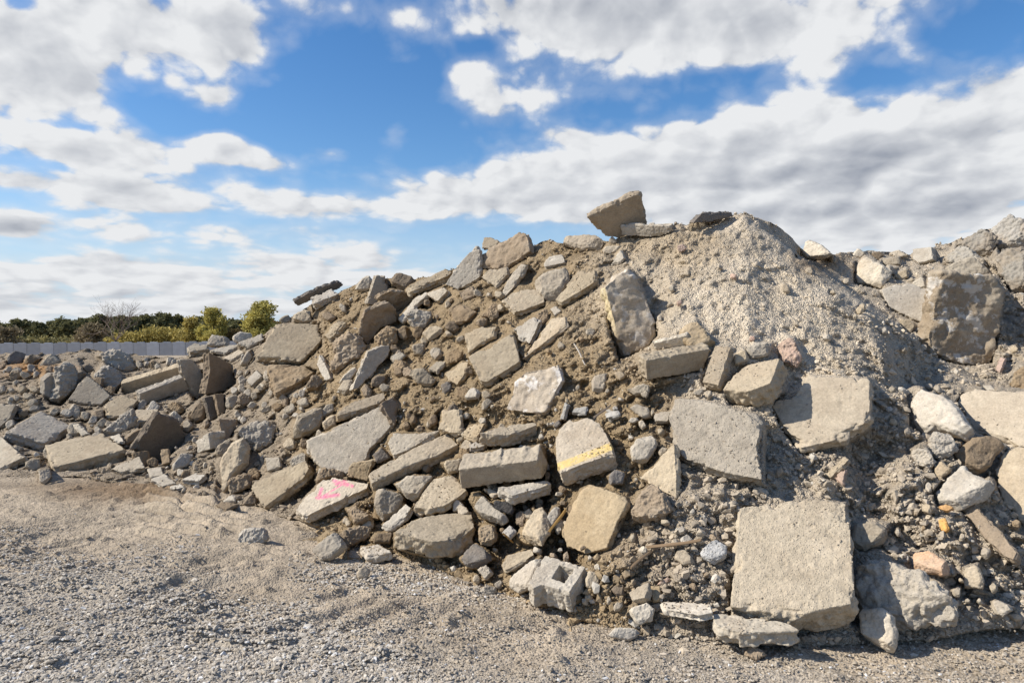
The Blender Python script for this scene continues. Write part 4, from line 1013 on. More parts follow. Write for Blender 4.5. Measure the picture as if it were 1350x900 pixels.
# back slope: from the crest on, away from the eye and down
top = V[:, -1]; dirh = top[:, :2] / np.linalg.norm(top[:, :2], axis=1)[:, None]
backs = []
for dist in (.12, .3, .6, 1.0, 1.6, 2.4, 3.4, 4.8, 6.5, 9):
    z = np.maximum(top[:, 2] - .05 - .55 * dist + .12 * fbm(np.stack([PXS * .01, PXS * 0 + dist, PXS * 0], 1), 1.7, 2, 31), -.15)
    backs.append(np.stack([top[:, 0] + dirh[:, 0] * dist, top[:, 1] + dirh[:, 1] * dist, z], 1))
V = np.concatenate([V] + [b[:, None] for b in backs], 1)
nc, nr = V.shape[:2]
idx = np.arange(nc * nr).reshape(nc, nr)
quads = np.stack([idx[:-1, :-1], idx[1:, :-1], idx[1:, 1:], idx[:-1, 1:]], -1).reshape(-1, 4)
# the earth's own colours: sandy cone, brown middle slope, grey ends, an orange patch of clay
px_, py_ = np.pad(GX, ((0, 0), (0, 10)), 'edge'), np.pad(GY, ((0, 0), (0, 10)), 'edge')
Vf = V.reshape(-1, 3); wob = fbm(Vf, 1.1, 3, 41).reshape(px_.shape)
def sst(x, a, b): t_ = np.clip((x - a) / (b - a), 0, 1); return t_ * t_ * (3 - 2 * t_)
SANDY, BROWN, GREY, CLAY = np.array((.53, .452, .345)), np.array((.285, .213, .128)), np.array((.285, .23, .165)), np.array((.36, .21, .095))
w_b = sst(px_ + 60 * wob, 360, 440) * (1 - sst(px_ + 60 * wob + .25 * (py_ - 400), 850, 920)); w_s = np.clip(1.35 - np.hypot((px_ - 1020) / 190, (py_ - 400) / 150) + .3 * wob, 0, 1)
GREY = GREY + sst(px_, 800, 950)[..., None] * (np.array((.385, .325, .248)) - GREY)
colr = GREY + w_b[..., None] * (BROWN - GREY); colr = colr + w_s[..., None] * (SANDY - colr)
w_c = np.clip(1.3 - np.hypot((px_ - 40) / 45, (py_ - 487) / 12) + .4 * wob, 0, 1); colr = colr + w_c[..., None] * (CLAY - colr)
w_d = np.clip(1.2 - np.hypot((px_ - 1085) / 50, (py_ - 345) / 22) + .3 * wob, 0, 1); colr = colr + w_d[..., None] * (np.array((.27, .2, .13)) - colr)
heap = mesh_np('rubble_heap', Vf, quads, M_SOIL, smooth=True, cols=colr.reshape(-1, 3)); tag(heap, kind='structure')

# ------------------------------------------------------------------ ground: one sheet to the horizon, fine near the eye
def axis(dense0, dense1, step, far, grow=1.25):
    a = list(np.arange(dense0, dense1, step)); s = step; x = a[-1]
    while x < far: s *= grow; x += s; a.append(x)
    s = step; x = a[0]; pre = []
    while x > -far: s *= grow; x -= s; pre.append(x)
    return np.array(pre[::-1] + a)
XS = axis(-7.5, 4.5, .022, 2500); YS = axis(2.4, 8.6, .022, 2500)
gx, gy = np.meshgrid(XS, YS, indexing='ij'); Pg = np.stack([gx.ravel(), gy.ravel(), 0 * gx.ravel()], 1)
near = np.clip(1.3 - np.hypot(Pg[:, 0] / 16, (Pg[:, 1] - 5) / 12), 0, 1)
gpx = CX + F * Pg[:, 0] / np.maximum(Pg[:, 1], .5); gpy = CY + F * CAMH / np.maximum(Pg[:, 1], .5)
zz = (fbm(Pg, .9, 2, 51) * .02 + fbm(Pg * np.array([.6, 1.4, 1]), 6, 3, 52) * .010 + np.abs(fbm(Pg * np.array([.7, 1.3, 1]), 5.5, 3, 57)) * .014 + np.maximum(fbm(Pg, 9, 2, 58) - .6, 0) * .05 + fbm(Pg, 22, 2, 53) * .007)
# machine tread marks pressed into the dirt
def tread(x0, x1, y0, y1, amp, per, sk=0.0):
    m = sst(gpx, x0 - 4, x0 + 4) * (1 - sst(gpx, x1 - 4, x1 + 4)) * sst(gpy, y0 - 3, y0 + 3) * (1 - sst(gpy, y1 - 3, y1 + 5))
    return m * amp * np.tanh(2.2 * np.sin((Pg[:, 1] + sk * Pg[:, 0]) * 2 * math.pi / per + .5 * fbm(Pg, 3, 1, 77)))
zz = zz + tread(192, 238, 644, 674, .055, .21, .55) + tread(244, 286, 643, 670, .05, .21, .55) + tread(180, 330, 668, 704, .020, .19, .5) + tread(190, 330, 735, 840, .012, .16, -.35)
# lug prints of a loader crossing the yard, broken up
def lugs(cx_, cy_, rx, ry, ang, per, amp, seed):
    n_ = np.array([math.sin(ang), -math.cos(ang)]); t_ = np.array([math.cos(ang), math.sin(ang)])
    a = Pg[:, 0] * n_[0] + Pg[:, 1] * n_[1]; b = Pg[:, 0] * t_[0] + Pg[:, 1] * t_[1]
    m = np.exp(-((gpx - cx_) / rx) ** 4 - ((gpy - cy_) / ry) ** 4)
    br = sst(fbm(np.stack([a * 4, b * 2.2, a * 0], 1), 1.0, 2, seed), -.25, .25)
    return m * br * amp * np.tanh(2 * np.sin(2 * math.pi * a / per + .6 * fbm(Pg, 2.5, 2, seed + 1)))
zz = zz + lugs(250, 775, 110, 40, .96, .21, .013, 91) + lugs(450, 800, 150, 34, .9, .24, .022, 93) + lugs(90, 720, 110, 34, .7, .2, .018, 95) + lugs(640, 840, 170, 40, .5, .26, .016, 97)
rut = np.exp(-((Pg[:, 1] - (4.62 + .12 * np.sin(Pg[:, 0] * .8) + .10 * Pg[:, 0])) / .16) ** 2) + np.exp(-((Pg[:, 1] - (5.75 + .12 * np.sin(Pg[:, 0] * .8 + .4) + .10 * Pg[:, 0])) / .16) ** 2)
zz = zz - .024 * rut + .03 * np.exp(-((Pg[:, 1] - (4.86 + .12 * np.sin(Pg[:, 0] * .8) + .10 * Pg[:, 0])) / .07) ** 2) * sst(fbm(Pg, 2, 2, 99), -.2, .4)
zz = zz * near - .004
gcol = np.array((.35, .288, .213)) * np.ones((len(Pg), 1))
wob = fbm(Pg, .8, 3, 61)
w_g = np.clip(.35 + (gpy - (745 + .14 * gpx)) / 90 + .7 * wob, 0, .8) * near          # greyer where the gravel lies
gcol = gcol + w_g[:, None] * (np.array((.34, .30, .245)) - gcol)
w_t = np.clip(1.1 - np.hypot((gpx - 170) / 200, (gpy - 650) / 30) + .5 * wob, 0, 1); gcol = gcol + w_t[:, None] * (np.array((.20, .14, .085)) - gcol)
idx = np.arange(gx.size).reshape(gx.shape)
gq = np.stack([idx[:-1, :-1], idx[1:, :-1], idx[1:, 1:], idx[:-1, 1:]], -1).reshape(-1, 4)
Pg[:, 2] = zz
ground = mesh_np('ground', Pg, gq, M_GROUND, smooth=True, cols=gcol); tag(ground, kind='structure')
GZ = zz.reshape(gx.shape)
def ground_z(x, y):
    i = np.clip(np.searchsorted(XS, x), 0, len(XS) - 1); j = np.clip(np.searchsorted(YS, y), 0, len(YS) - 1); return GZ[i, j]

# ------------------------------------------------------------------ loose gravel and crumbs (beyond counting)
def ico():
    bm = bmesh.new(); bmesh.ops.create_icosphere(bm, subdivisions=1, radius=1)
    v = np.array([p.co[:] for p in bm.verts]); f = np.array([[q.index for q in p.verts] for p in bm.faces]); bm.free(); return v, f
IV, IF = ico()
def pebbles(name, pos, rad, col, label_kind='stuff', flat=.75):
    n = len(pos); k = len(IV)
    q = rng.normal(size=(n, 4)); q /= np.linalg.norm(q, axis=1)[:, None]; w, x, y, z = q.T
    Rm = np.stack([1-2*(y*y+z*z), 2*(x*y-z*w), 2*(x*z+y*w), 2*(x*y+z*w), 1-2*(x*x+z*z), 2*(y*z-x*w), 2*(x*z-y*w), 2*(y*z+x*w), 1-2*(x*x+y*y)], 1).reshape(n, 3, 3)
    base = IV[None] * rng.uniform(.45, 1.3, (n, k, 1)) * np.stack([rng.uniform(.9, 1.4, n), rng.uniform(.7, 1.1, n), rng.uniform(.5, .9, n)], 1)[:, None]
    P = np.einsum('nij,nkj->nki', Rm, base) * rad[:, None, None]
    P[:, :, 2] *= flat
    P += pos[:, None]
    Fc = (IF[None] + (np.arange(n) * k)[:, None, None]).reshape(-1, 3)
    C = np.repeat(col, k, 0)
    o = mesh_np(name, P.reshape(-1, 3), Fc, M_FRAG, cols=C); tag(o, kind=label_kind); return o
# gravel on the yard: dense grey drift at the near left, thin elsewhere
N = 210000
gpx_ = rng.uniform(-60, 1410, N); gpy_ = 620 + 300 * rng.random(N) ** .8
D = F * CAMH / (gpy_ - CY); X = (gpx_ - CX) / F * D
Pp = np.stack([X, D, 0 * X], 1); nn = fbm(Pp, 1.3, 3, 71); n2 = fbm(Pp * np.array([1, 1.6, 1]), 3.2, 3, 75)
gz_ = np.clip(.6 + (gpy_ - (705 + .28 * gpx_)) / 70 + .55 * nn, 0, 1) * (1 - sst(gpx_, 420, 800) * .5)
gz_ = np.maximum(gz_, .42 * sst(gpy_ + 60 * nn, 800, 890))
dens = .14 + .72 * gz_ * np.clip(.8 + 1.0 * n2, .25, 1)
dens = np.where(gpy_ < base_y(gpx_) + 2, 0, dens)
dens = np.maximum(dens, .55 * np.exp(-np.abs(gpy_ - base_y(gpx_)) / 14) * np.where(gpx_ > 430, 1, .6))
bandw = np.exp(-((gpy_ - (752 + .10 * (gpx_ - 400))) / 26) ** 2)
dens = np.maximum(dens, .7 * bandw * sst(gpx_, 330, 450) * (1 - sst(gpx_, 620, 760)))
keep = rng.random(N) < dens
X, D, gpx_, gpy_, gz_ = X[keep], D[keep], gpx_[keep], gpy_[keep], np.maximum(gz_, bandw * (gpx_ > 380) * (gpx_ < 720))[keep]; n = len(X)
rad = .0034 + .0030 * gz_ + (.004 + .0058 * gz_) * rng.random(n) ** 3
rad = np.where(rng.random(n) < .012, rad + rng.uniform(.005, .014, n), rad)
tone = rng.uniform(.78, 1.2, n)[:, None]; mixv = rng.random(n)[:, None]
gc = (np.array((.51, .475, .42)) * mixv + np.array((.42, .365, .29)) * (1 - mixv)) * tone
gc[rng.random(n) < .05] *= .7
dirtc = np.array((.335, .275, .203)) * tone; kz = np.clip(gz_ * 1.4, .12, 1)[:, None] * (.6 + .4 * rng.random((n, 1)))
gc = np.minimum(gc * kz * .97 + dirtc * (1 - kz), .64); gc[rng.random(n) < .035] = (.60, .585, .56)
pebbles('gravel', np.stack([X, D, ground_z(X, D) + rad * .15], 1), rad, gc, flat=.6)
# crumbs of earth and stone on the heap
N = 150000
ci = rng.integers(50, nc - 60, N); ri = rng.integers(2, NR + 1, N)
ax_, ay_ = GX[ci, np.minimum(ri, GX.shape[1] - 1)], GY[ci, np.minimum(ri, GX.shape[1] - 1)]
hs = has[ci, np.minimum(ri, GX.shape[1] - 1)]
soft_ = np.clip(np.clip(1.4 * mound.reshape(GX.shape)[ci, np.minimum(ri, GX.shape[1] - 1)], 0, 1) + np.exp(-((ax_ - 640) / 160) ** 2 - ((ay_ - 430) / 90) ** 2), 0, 1)
keep = (~hs) & (rng.random(N) < np.clip(.35 + .9 * np.abs(fbm(V[ci, ri], 2.2, 2, 81)), 0, 1) * np.where(ax_ < 420, .5, 1) * (1 - .45 * soft_) * np.where((ax_ > 780) & (ay_ > 500), .55, 1)); ci, ri, soft_ = ci[keep], ri[keep], soft_[keep]; n = len(ci)
pos = V[ci, ri] + rng.normal(0, .008, (n, 3))
rad = .0045 - .0012 * soft_ + .028 * rng.random(n) ** 8 * (1 - .7 * soft_) + .0045 * rng.random(n)
cc = colr.reshape(nc, nr, 3)[ci, ri] * rng.uniform(.85, 1.2, n)[:, None]
pale = rng.random(n) < .07 * (1 - .8 * soft_); cc[pale] = np.array((.46, .42, .355)) * rng.uniform(.8, 1.15, pale.sum())[:, None]
pos[:, 2] += rad * .12; pos[:, 1] -= rad * .1
dp = np.concatenate([d for d, c_ in DUST]); dcx = np.concatenate([np.full(len(d), c_) for d, c_ in DUST]); m_ = len(dp)
drad = .003 + .007 * rng.random(m_) ** 2
dcol = np.where((dcx < 430)[:, None], np.array((.32, .26, .185)), np.where((dcx < 850)[:, None], np.array((.32, .25, .165)), np.array((.36, .305, .235)))) * rng.uniform(.85, 1.2, m_)[:, None]
pos = np.concatenate([pos, dp + np.array([0, 0, .001])]); rad = np.concatenate([rad, drad]); cc = np.concatenate([cc, dcol])
pebbles('rubble_crumbs', pos, rad, cc, flat=.9)

# ------------------------------------------------------------------ sticks and splinters
def surf(px, py):
    i = int(np.argmin(abs(PXS - px))); j = int(np.argmin(abs(GY[i] - py)))
    return float(GD[i - 2:i + 3, max(j - 2, 0):j + 3].min())
def stick(x1, y1, x2, y2, w, mat, label, lift=.03):
    D1, D2 = surf(x1, y1) - lift, surf(x2, y2) - lift
    A, B = W3(x1, y1, D1), W3(x2, y2, D2); L = np.linalg.norm(B - A); d = (B - A) / L
    up = np.cross(d, [0.3, -.7, .6]); up /= np.linalg.norm(up); sd = np.cross(d, up); r0 = w * D1 / F / 2
    vs, fs = [], []; ns = 9
    for i in range(ns):
        t = i / (ns - 1); p = np.array([L * (t - .5), 0, 0]); wv = .012 * L * math.sin(5 * t + x1); r = r0 * (1 - .35 * abs(t - .45)) * random.uniform(.85, 1.1)
        for j in range(6):
            a = j * math.pi / 3 + .2; rr = r * (1 if j % 2 else .75)
            vs.append((p[0] + random.uniform(-1, 1) * r * (.9 if i in (0, ns - 1) else .1), wv + rr * math.cos(a), .6 * rr * math.sin(a)))
    for i in range(ns - 1):
        for j in range(6): k = (j + 1) % 6; fs.append((i * 6 + j, i * 6 + k, i * 6 + 6 + k, i * 6 + 6 + j))
    for j in (0, 2):
        fs.append((j, j + 1, (j + 2) % 6, (j + 3) % 6) if j == 0 else (3, 4, 5, 0)); b = (ns - 1) * 6; fs.append((b + j, b + j + 1, b + (j + 2) % 6, b + (j + 3) % 6) if j == 0 else (b + 3, b + 4, b + 5, b))
    o = mesh_np('wood_splinter', vs, fs, mat)
    from mathutils import Matrix
    m_ = (A + B) / 2
    o.matrix_world = Matrix(((d[0], up[0], sd[0], m_[0]), (d[1], up[1], sd[1], m_[1]), (d[2], up[2], sd[2], m_[2]), (0, 0, 0, 1)))
    tag(o, label, 'stick', None, 'thing')
MW = wood_mat('weathered wood', (.24, .165, .10)); MP = wood_mat('pale split wood', (.60, .54, .45)); MA = wood_mat('fresh amber wood', (.55, .33, .11)); MD = wood_mat('dark old wood', (.13, .105, .085))
stick(853, 722, 924, 712, 6, MW, 'longer brown wooden stick lying at the heap foot beside the granite cobble', .05)
stick(832, 748, 857, 727, 5, MW, 'shorter brown wooden stick meeting the longer one at its end', .05)
stick(757, 453, 772, 481, 2.6, MP, 'thin pale wooden splinter standing out of the brown slope', .05)
stick(783, 551, 805, 534, 3.4, MD, 'dark thin stick lying above the yellow-striped kerb', .06)
stick(745, 672, 724, 701, 4.5, MA, 'amber wood splinter lying against the white elongated stone', .15)
stick(663, 703, 676, 714, 3.6, MA, 'short amber wood splinter by the brown cobble', .15)

# ------------------------------------------------------------------ far wall of big blocks
def simple_mat(name, col, sc=6, var=.25):
    m, nt, b = newmat(name); geo = nd(nt, 'ShaderNodeTexCoord'); oi = nd(nt, 'ShaderNodeObjectInfo')
    f = noise(nt, geo.outputs['Object'], sc, 5, .6)
    c = ramp(nt, f, [(.3, tuple(x * (1 - var) for x in col)), (.7, tuple(x * (1 + var) for x in col))])
    hs = nd(nt, 'ShaderNodeHueSaturation'); mr = nd(nt, 'ShaderNodeMapRange'); mr.inputs['To Min'].default_value = .82; mr.inputs['To Max'].default_value = 1.15
    nt.links.new(oi.outputs['Random'], mr.inputs['Value']); nt.links.new(mr.outputs[0], hs.inputs['Value']); nt.links.new(c, hs.inputs['Color'])
    nt.links.new(hs.outputs[0], b.inputs['Base Color']); return m
M_BLOCK = simple_mat('cast block concrete', (.46, .45, .445), 2.5, .10)
wall = bpy.data.objects.new('block_wall', None); COL.objects.link(wall)
WD = 62.0
wall.location = ((-60 - CX) / F * WD, WD, 0)
tag(wall, 'low grey wall of big concrete blocks closing the yard below the trees', 'wall', None, 'thing')
def block_mesh():
    bm = bmesh.new()
    def bx(x0, x1, y0, y1, z0, z1, bev):
        r = bmesh.ops.create_cube(bm, size=1)
        for v in r['verts']: v.co = ((x0 + x1) / 2 + v.co.x * (x1 - x0), (y0 + y1) / 2 + v.co.y * (y1 - y0), (z0 + z1) / 2 + v.co.z * (z1 - z0))
        es = list({e for v in r['verts'] for e in v.link_edges}); bmesh.ops.bevel(bm, geom=es, offset=bev, segments=2, affect='EDGES')
    bx(-.545, .545, -.3, .3, 0, 1.2, .015); bx(-.3, .3, -.16, .16, 1.16, 1.28, .03)
    me = bpy.data.meshes.new('block'); bm.to_mesh(me); bm.free(); me.materials.append(M_BLOCK); return me
bme = block_mesh()
for i in range(34):
    o = bpy.data.objects.new('block', bme); COL.objects.link(o); o.parent = wall
    o.location = (i * 1.1 - 6, .118 * i + random.uniform(-.015, .015), random.uniform(-.02, .015) - .22 + .008 * i); o.rotation_euler = (0, random.uniform(-.012, .012), .107)

# ------------------------------------------------------------------ trees beyond the wall
def leaf_mat(name, col, var=.35):
    m, nt, b = newmat(name); geo = nd(nt, 'ShaderNodeNewGeometry')
    f = noise(nt, geo.outputs['Position'], .9, 3, .6); g = noise(nt, geo.outputs['Position'], 5, 2, .6)
    c = ramp(nt, f, [(.3, tuple(x * (1 - var) for x in col[0])), (.7, tuple(x * (1 + var) for x in col[1]))])
    c = mixc(nt, 1.0, c, ramp(nt, g, [(.3, W(.75)), (.7, W(1.25))]), 'MULTIPLY')
    nt.links.new(c, b.inputs['Base Color']); b.inputs['Roughness'].default_value = .7
    tr = nd(nt, 'ShaderNodeBsdfTranslucent'); nt.links.new(c, tr.inputs['Color'])
    ms = nd(nt, 'ShaderNodeMixShader'); ms.inputs[0].default_value = .3
    nt.links.new(b.outputs[0], ms.inputs[1]); nt.links.new(tr.outputs[0], ms.inputs[2]); nt.links.new(ms.outputs[0], nt.nodes['Material Output'].inputs['Surface'])
    return m
M_BARK = simple_mat('bark', (.12, .095, .075), 9, .3)
M_TWIG = simple_mat('bare twigs', (.20, .155, .125), 9, .3)
L_PINE = leaf_mat('pine needles', ((.11, .115, .05), (.165, .155, .07))); L_OAK = leaf_mat('autumn oak leaves', ((.13, .105, .045), (.19, .13, .05)))
L_YEL = leaf_mat('yellow green leaves', ((.32, .285, .08), (.46, .40, .12))); L_GOLD = leaf_mat('golden shrub leaves', ((.30, .245, .07), (.42, .34, .105)))
L_RUST = leaf_mat('rusty twiggy shrub', ((.20, .165, .10), (.25, .20, .12)))

def leaves(clumps, n, size, rg, shell=.55):
    cl = np.array(clumps, float); w = cl[:, 3] * cl[:, 4] * cl[:, 5]; w = w / w.sum()
    k = rg.choice(len(cl), n, p=w); d = rg.normal(size=(n, 3)); d /= np.linalg.norm(d, axis=1)[:, None]
    rad = shell + (1 - shell) * rg.random(n); rad *= 1 + .18 * rg.normal(size=n)
    P = cl[k, :3] + d * rad[:, None] * cl[k, 3:6]
    a = rg.normal(size=(n, 3)); a /= np.linalg.norm(a, axis=1)[:, None]; b = np.cross(a, rg.normal(size=(n, 3))); b /= np.linalg.norm(b, axis=1)[:, None]
    s = (size * rg.uniform(.6, 1.4, n))[:, None]
    V4 = np.stack([P - a * s, P + b * s * .55, P + a * s, P - b * s * .55], 1).reshape(-1, 3)
    return V4, np.arange(4 * n).reshape(-1, 4)

def tube(vs, fs, pts, radii, seg=6):
    b0 = len(vs)
    for i, (p, r) in enumerate(zip(pts, radii)):
        p = np.array(p, float); q = np.array(pts[min(i + 1, len(pts) - 1)], float) - np.array(pts[max(i - 1, 0)], float); q /= np.linalg.norm(q) + 1e-9
        s = np.cross(q, [.31, .92, .17]); s /= np.linalg.norm(s); t = np.cross(q, s)
        for j in range(seg): a = j * 2 * math.pi / seg; vs.append(tuple(p + r * (s * math.cos(a) + t * math.sin(a))))
    for i in range(len(pts) - 1):
        for j in range(seg): k = (j + 1) % seg; fs.append((b0 + i * seg + j, b0 + i * seg + k, b0 + (i + 1) * seg + k, b0 + (i + 1) * seg + j))

def tree(name, px, toppx, D, width_px, leafm, n, lsize, label, cat='tree', group=None, style='round', seed=1, z0=0, dense=1.0):
    rg = np.random.default_rng(seed); h = CAMH + (CY - toppx) / F * D; wr = width_px / F * D / 2
    root = bpy.data.objects.new(name, None); COL.objects.link(root); root.location = ((px - CX) / F * D, D, z0)
    tag(root, label, cat, group, 'thing')
    vs, fs = [], []
    lean = rg.uniform(-.06, .06) * h
    tube(vs, fs, [(0, 0, -.1), (lean * .3, 0, h * .3), (lean * .6, .05, h * .62), (lean, 0, h * .9)], [.035 * h * .6, .026 * h * .6, .016 * h * .6, .004 * h])
    clumps = []
    nb = 9 if style != 'pine' else 12
    for i in range(nb):
        t = (i + .6) / nb; a = i * 2.4 + rg.uniform(-.4, .4)
        if style == 'pine': zc = h * (.30 + .62 * t); rr = wr * (1.02 - .72 * t) * rg.uniform(.45, .85); cs = wr * (.62 - .30 * t)
        elif style == 'fan': zc = h * (.16 + .62 * t + rg.uniform(-.06, .1)); rr = wr * rg.uniform(.25, .8) * (1.1 - .5 * t); cs = wr * rg.uniform(.34, .52)
        else: zc = h * (.26 + .52 * t); rr = wr * rg.uniform(.25, .72); cs = wr * rg.uniform(.38, .55)
        c = (lean * zc / h + rr * math.cos(a), rr * math.sin(a), min(zc, h - cs * .6))
        tube(vs, fs, [(lean * .4 * zc / h, 0, zc * .62), (c[0] * .55, c[1] * .55, zc * .85), c], [.012 * h * .6, .008 * h * .6, .003 * h * .6], 5)
        clumps.append((*c, cs * rg.uniform(.9, 1.3), cs * rg.uniform(.9, 1.3), cs * rg.uniform(.55, .85)))
    clumps.append((lean, 0, h * .86, wr * .5, wr * .5, h * .13) if style != 'pine' else (lean, 0, h * .93, wr * .3, wr * .3, h * .09))
    if style == 'fan':
        for q in range(6): clumps.append((rg.uniform(-.75, .75) * wr, rg.uniform(-.4, .4) * wr, h * rg.uniform(.3, .8), wr * .3, wr * .3, h * rg.uniform(.10, .17)))
    mesh_np('trunk', vs, fs, M_BARK, parent=root)
    v, f = leaves(clumps, n, lsize, rg, .35)
    v[:, 2] = np.maximum(v[:, 2], .05)
    mesh_np('crown', v, f, leafm, parent=root)
    return root
# the wood: a rank of dark evergreens and autumn oaks
px = -95.0; i = 0
while px < 400:
    D = random.uniform(150, 190); top = 419 + 5 * math.sin(px * .021 + 1) + random.uniform(-5, 4)
    oak = random.random() < .17
    tree('oak_tree' if oak else 'pine_tree', px, top + (4 if oak else 0), D, random.uniform(26, 38), L_OAK if oak else L_PINE, 4200, .36,
         'bronze autumn tree in the far wood behind the block wall' if oak else 'dark evergreen in the far wood behind the block wall',
         'tree', 'autumn trees of the far wood' if oak else 'evergreens of the far wood', 'round', 500 + i)
    px += random.uniform(11, 17); i += 1
# ragged undergrowth along the wood's foot
rg = np.random.default_rng(99); cl = []
for k in range(150):
    x = -110 + k * 3.6; D = rg.uniform(120, 150)
    cl.append(((x - CX) / F * D, D, rg.uniform(.4, 1.0), rg.uniform(1.2, 2.6), 1.5, rg.uniform(.7, 1.3)))
v, f = leaves(cl, 26000, .3, rg, .3); v[:, 2] = np.abs(v[:, 2])
und = mesh_np('undergrowth', v, f, leaf_mat('brushy undergrowth', ((.17, .15, .065), (.25, .215, .085)))); tag(und, kind='stuff')
# nearer bushes just behind the wall
tree('yellow_bush', 283, 404, 78, 46, L_YEL, 8500, .14, 'tall rounded yellow-green bush behind the wall, next to the pointed crest one', 'bush', None, 'fan', 11)
tree('yellow_bush', 345, 397, 72, 54, L_YEL, 9000, .14, 'feathery yellow-green bush with a pointed top beside the heap crest', 'bush', None, 'fan', 12)
tree('yellow_bush', 250, 416, 80, 34, L_GOLD, 6000, .14, 'golden bush between the taller rounded one and the bare tree', 'bush', None, 'fan', 13)
tree('yellow_bush', 212, 430, 84, 70, L_GOLD, 4200, .16, 'low golden bush under the bare tree', 'bush', None, 'round', 14)
tree('yellow_bush', 315, 432, 80, 50, L_OAK, 3000, .16, 'low bronze bush in the gap between two tall yellow-green ones', 'bush', None, 'round', 15)
tree('rusty_bush', 122, 424, 86, 46, L_RUST, 3000, .15, 'rusty twiggy bush at the foot of the bare tree', 'bush', None, 'fan', 16)
tree('golden_bush', 165, 437, 82, 60, L_GOLD, 2600, .16, 'flat golden shrub along the wall below the bare tree', 'bush', None, 'round', 17)
tree('rusty_bush', 8, 430, 88, 44, L_RUST, 2400, .16, 'grey-brown twiggy bush at the end of the wall', 'bush', None, 'fan', 18)
# bare tree
root = bpy.data.objects.new('bare_tree', None); COL.objects.link(root); root.location = ((152 - CX) / F * 74, 74, 0)
tag(root, 'leafless tree with fine spreading twigs above the block wall', 'tree', None, 'thing')
H = CAMH + (CY - 391) / F * 74; rg = np.random.default_rng(5)
tv, tf, bv, bf = [], [], [], []
tube(tv, tf, [(0, 0, -.1), (.05, 0, .6), (0, .05, 1.3)], [.17, .14, .11], 8)
def grow(p, d, L, r, lev):
    pts = [p]; q = np.array(p); dd = np.array(d)
    for s in range(3):
        dd = dd + rg.normal(0, .16, 3) + np.array([0, 0, .05]); dd /= np.linalg.norm(dd); q = q + dd * L / 3; pts.append(tuple(q))
    tube(bv, bf, pts, [r, r * .82, r * .66, r * .5], 4)
    if lev < 4:
        for k in range(3 if lev < 3 else 2):
            nd_ = dd + rg.normal(0, .5, 3) * np.array([1, 1, .6]); nd_ /= np.linalg.norm(nd_)
            grow(pts[-1] if k < 2 else pts[2], nd_, L * rg.uniform(.62, .82), r * .58, lev + 1)
for k in range(7):
    a = k * .9; s = rg.uniform(.35, .9); grow((0, .05, 1.2), np.array([math.cos(a) * s, math.sin(a) * s, 1]) / math.hypot(1, s), H * .30, .055, 0)
mesh_np('trunk', tv, tf, M_BARK, parent=root); mesh_np('crown', bv, bf, M_TWIG, parent=root)

# ------------------------------------------------------------------ camera
cam = bpy.data.cameras.new('camera'); cam.sensor_width = 36; cam.sensor_fit = 'HORIZONTAL'; cam.lens = F / 1350 * 36
cam.shift_y = (CY - 450) / 1350; cam.clip_start = .05; cam.clip_end = 6000
co_ = bpy.data.objects.new('camera', cam); COL.objects.link(co_); co_.location = (0, 0, CAMH); co_.rotation_euler = (R_(90), 0, 0); scene.camera = co_

# ------------------------------------------------------------------ light and sky
SUN_EL = 39.0                        # azimuth below is from +Y, negative towards -X: the sun stands square to the side
SUN_AZ = -95.0
sv = Vector((math.sin(R_(SUN_AZ)) * math.cos(R_(SUN_EL)), math.cos(R_(SUN_AZ)) * math.cos(R_(SUN_EL)), math.sin(R_(SUN_EL))))
sl = bpy.data.lights.new('sun', 'SUN'); sl.energy = 5.0; sl.angle = R_(.5); sl.color = (1, .935, .83)
so = bpy.data.objects.new('sun', sl); COL.objects.link(so); so.rotation_euler = sv.to_track_quat('Z', 'Y').to_euler(); so.location = (0, 0, 30)

wd = bpy.data.worlds.new('World'); scene.world = wd; wd.use_nodes = True; nt = wd.node_tree
class E:
    """tiny expression builder over math nodes"""
    def __init__(s, sock): s.s = sock
    @staticmethod
    def op(o, *a, clamp=False):
        n = nt.nodes.new('ShaderNodeMath'); n.operation = o; n.use_clamp = clamp
        for i, v in enumerate(a):
            if isinstance(v, E): nt.links.new(v.s, n.inputs[i])
            else: n.inputs[i].default_value = v
        return E(n.outputs[0])
    def __add__(s, o): return E.op('ADD', s, o)
    __radd__ = __add__
    def __sub__(s, o): return E.op('SUBTRACT', s, o)
    def __rsub__(s, o): return E.op('SUBTRACT', o, s)
    def __mul__(s, o): return E.op('MULTIPLY', s, o)
    __rmul__ = __mul__
    def __truediv__(s, o): return E.op('DIVIDE', s, o)
def sstep(x, a, b):
    n = nt.nodes.new('ShaderNodeMapRange'); n.interpolation_type = 'SMOOTHSTEP'; n.inputs['From Min'].default_value = a; n.inputs['From Max'].default_value = b
    nt.links.new(x.s, n.inputs['Value']); return E(n.outputs[0])
tc = nt.nodes.new('ShaderNodeTexCoord'); sp = nt.nodes.new('ShaderNodeSeparateXYZ'); nt.links.new(tc.outputs['Generated'], sp.inputs[0])
x, y, z = (E(sp.outputs[k]) for k in range(3))
az = E.op('ARCTAN2', x, y); el = E.op('ARCSINE', z)
def comb(a, b, c):
    n = nt.nodes.new('ShaderNodeCombineXYZ')
    for i, v in enumerate((a, b, c)):
        if isinstance(v, E): nt.links.new(v.s, n.inputs[i])
        else: n.inputs[i].default_value = v
    return n.outputs[0]
zp = E.op('MAXIMUM', z, 0.0) + .30
def cloudn(ox, oy, sc, det, w, rough=.6):
    n = nt.nodes.new('ShaderNodeTexNoise'); n.inputs['Scale'].default_value = sc; n.inputs['Detail'].default_value = det; n.inputs['Roughness'].default_value = rough; n.inputs['Distortion'].default_value = .15
    nt.links.new(comb(az * CPX + ox, hgt + oy, w), n.inputs['Vector']); return E(n.outputs['Fac'])
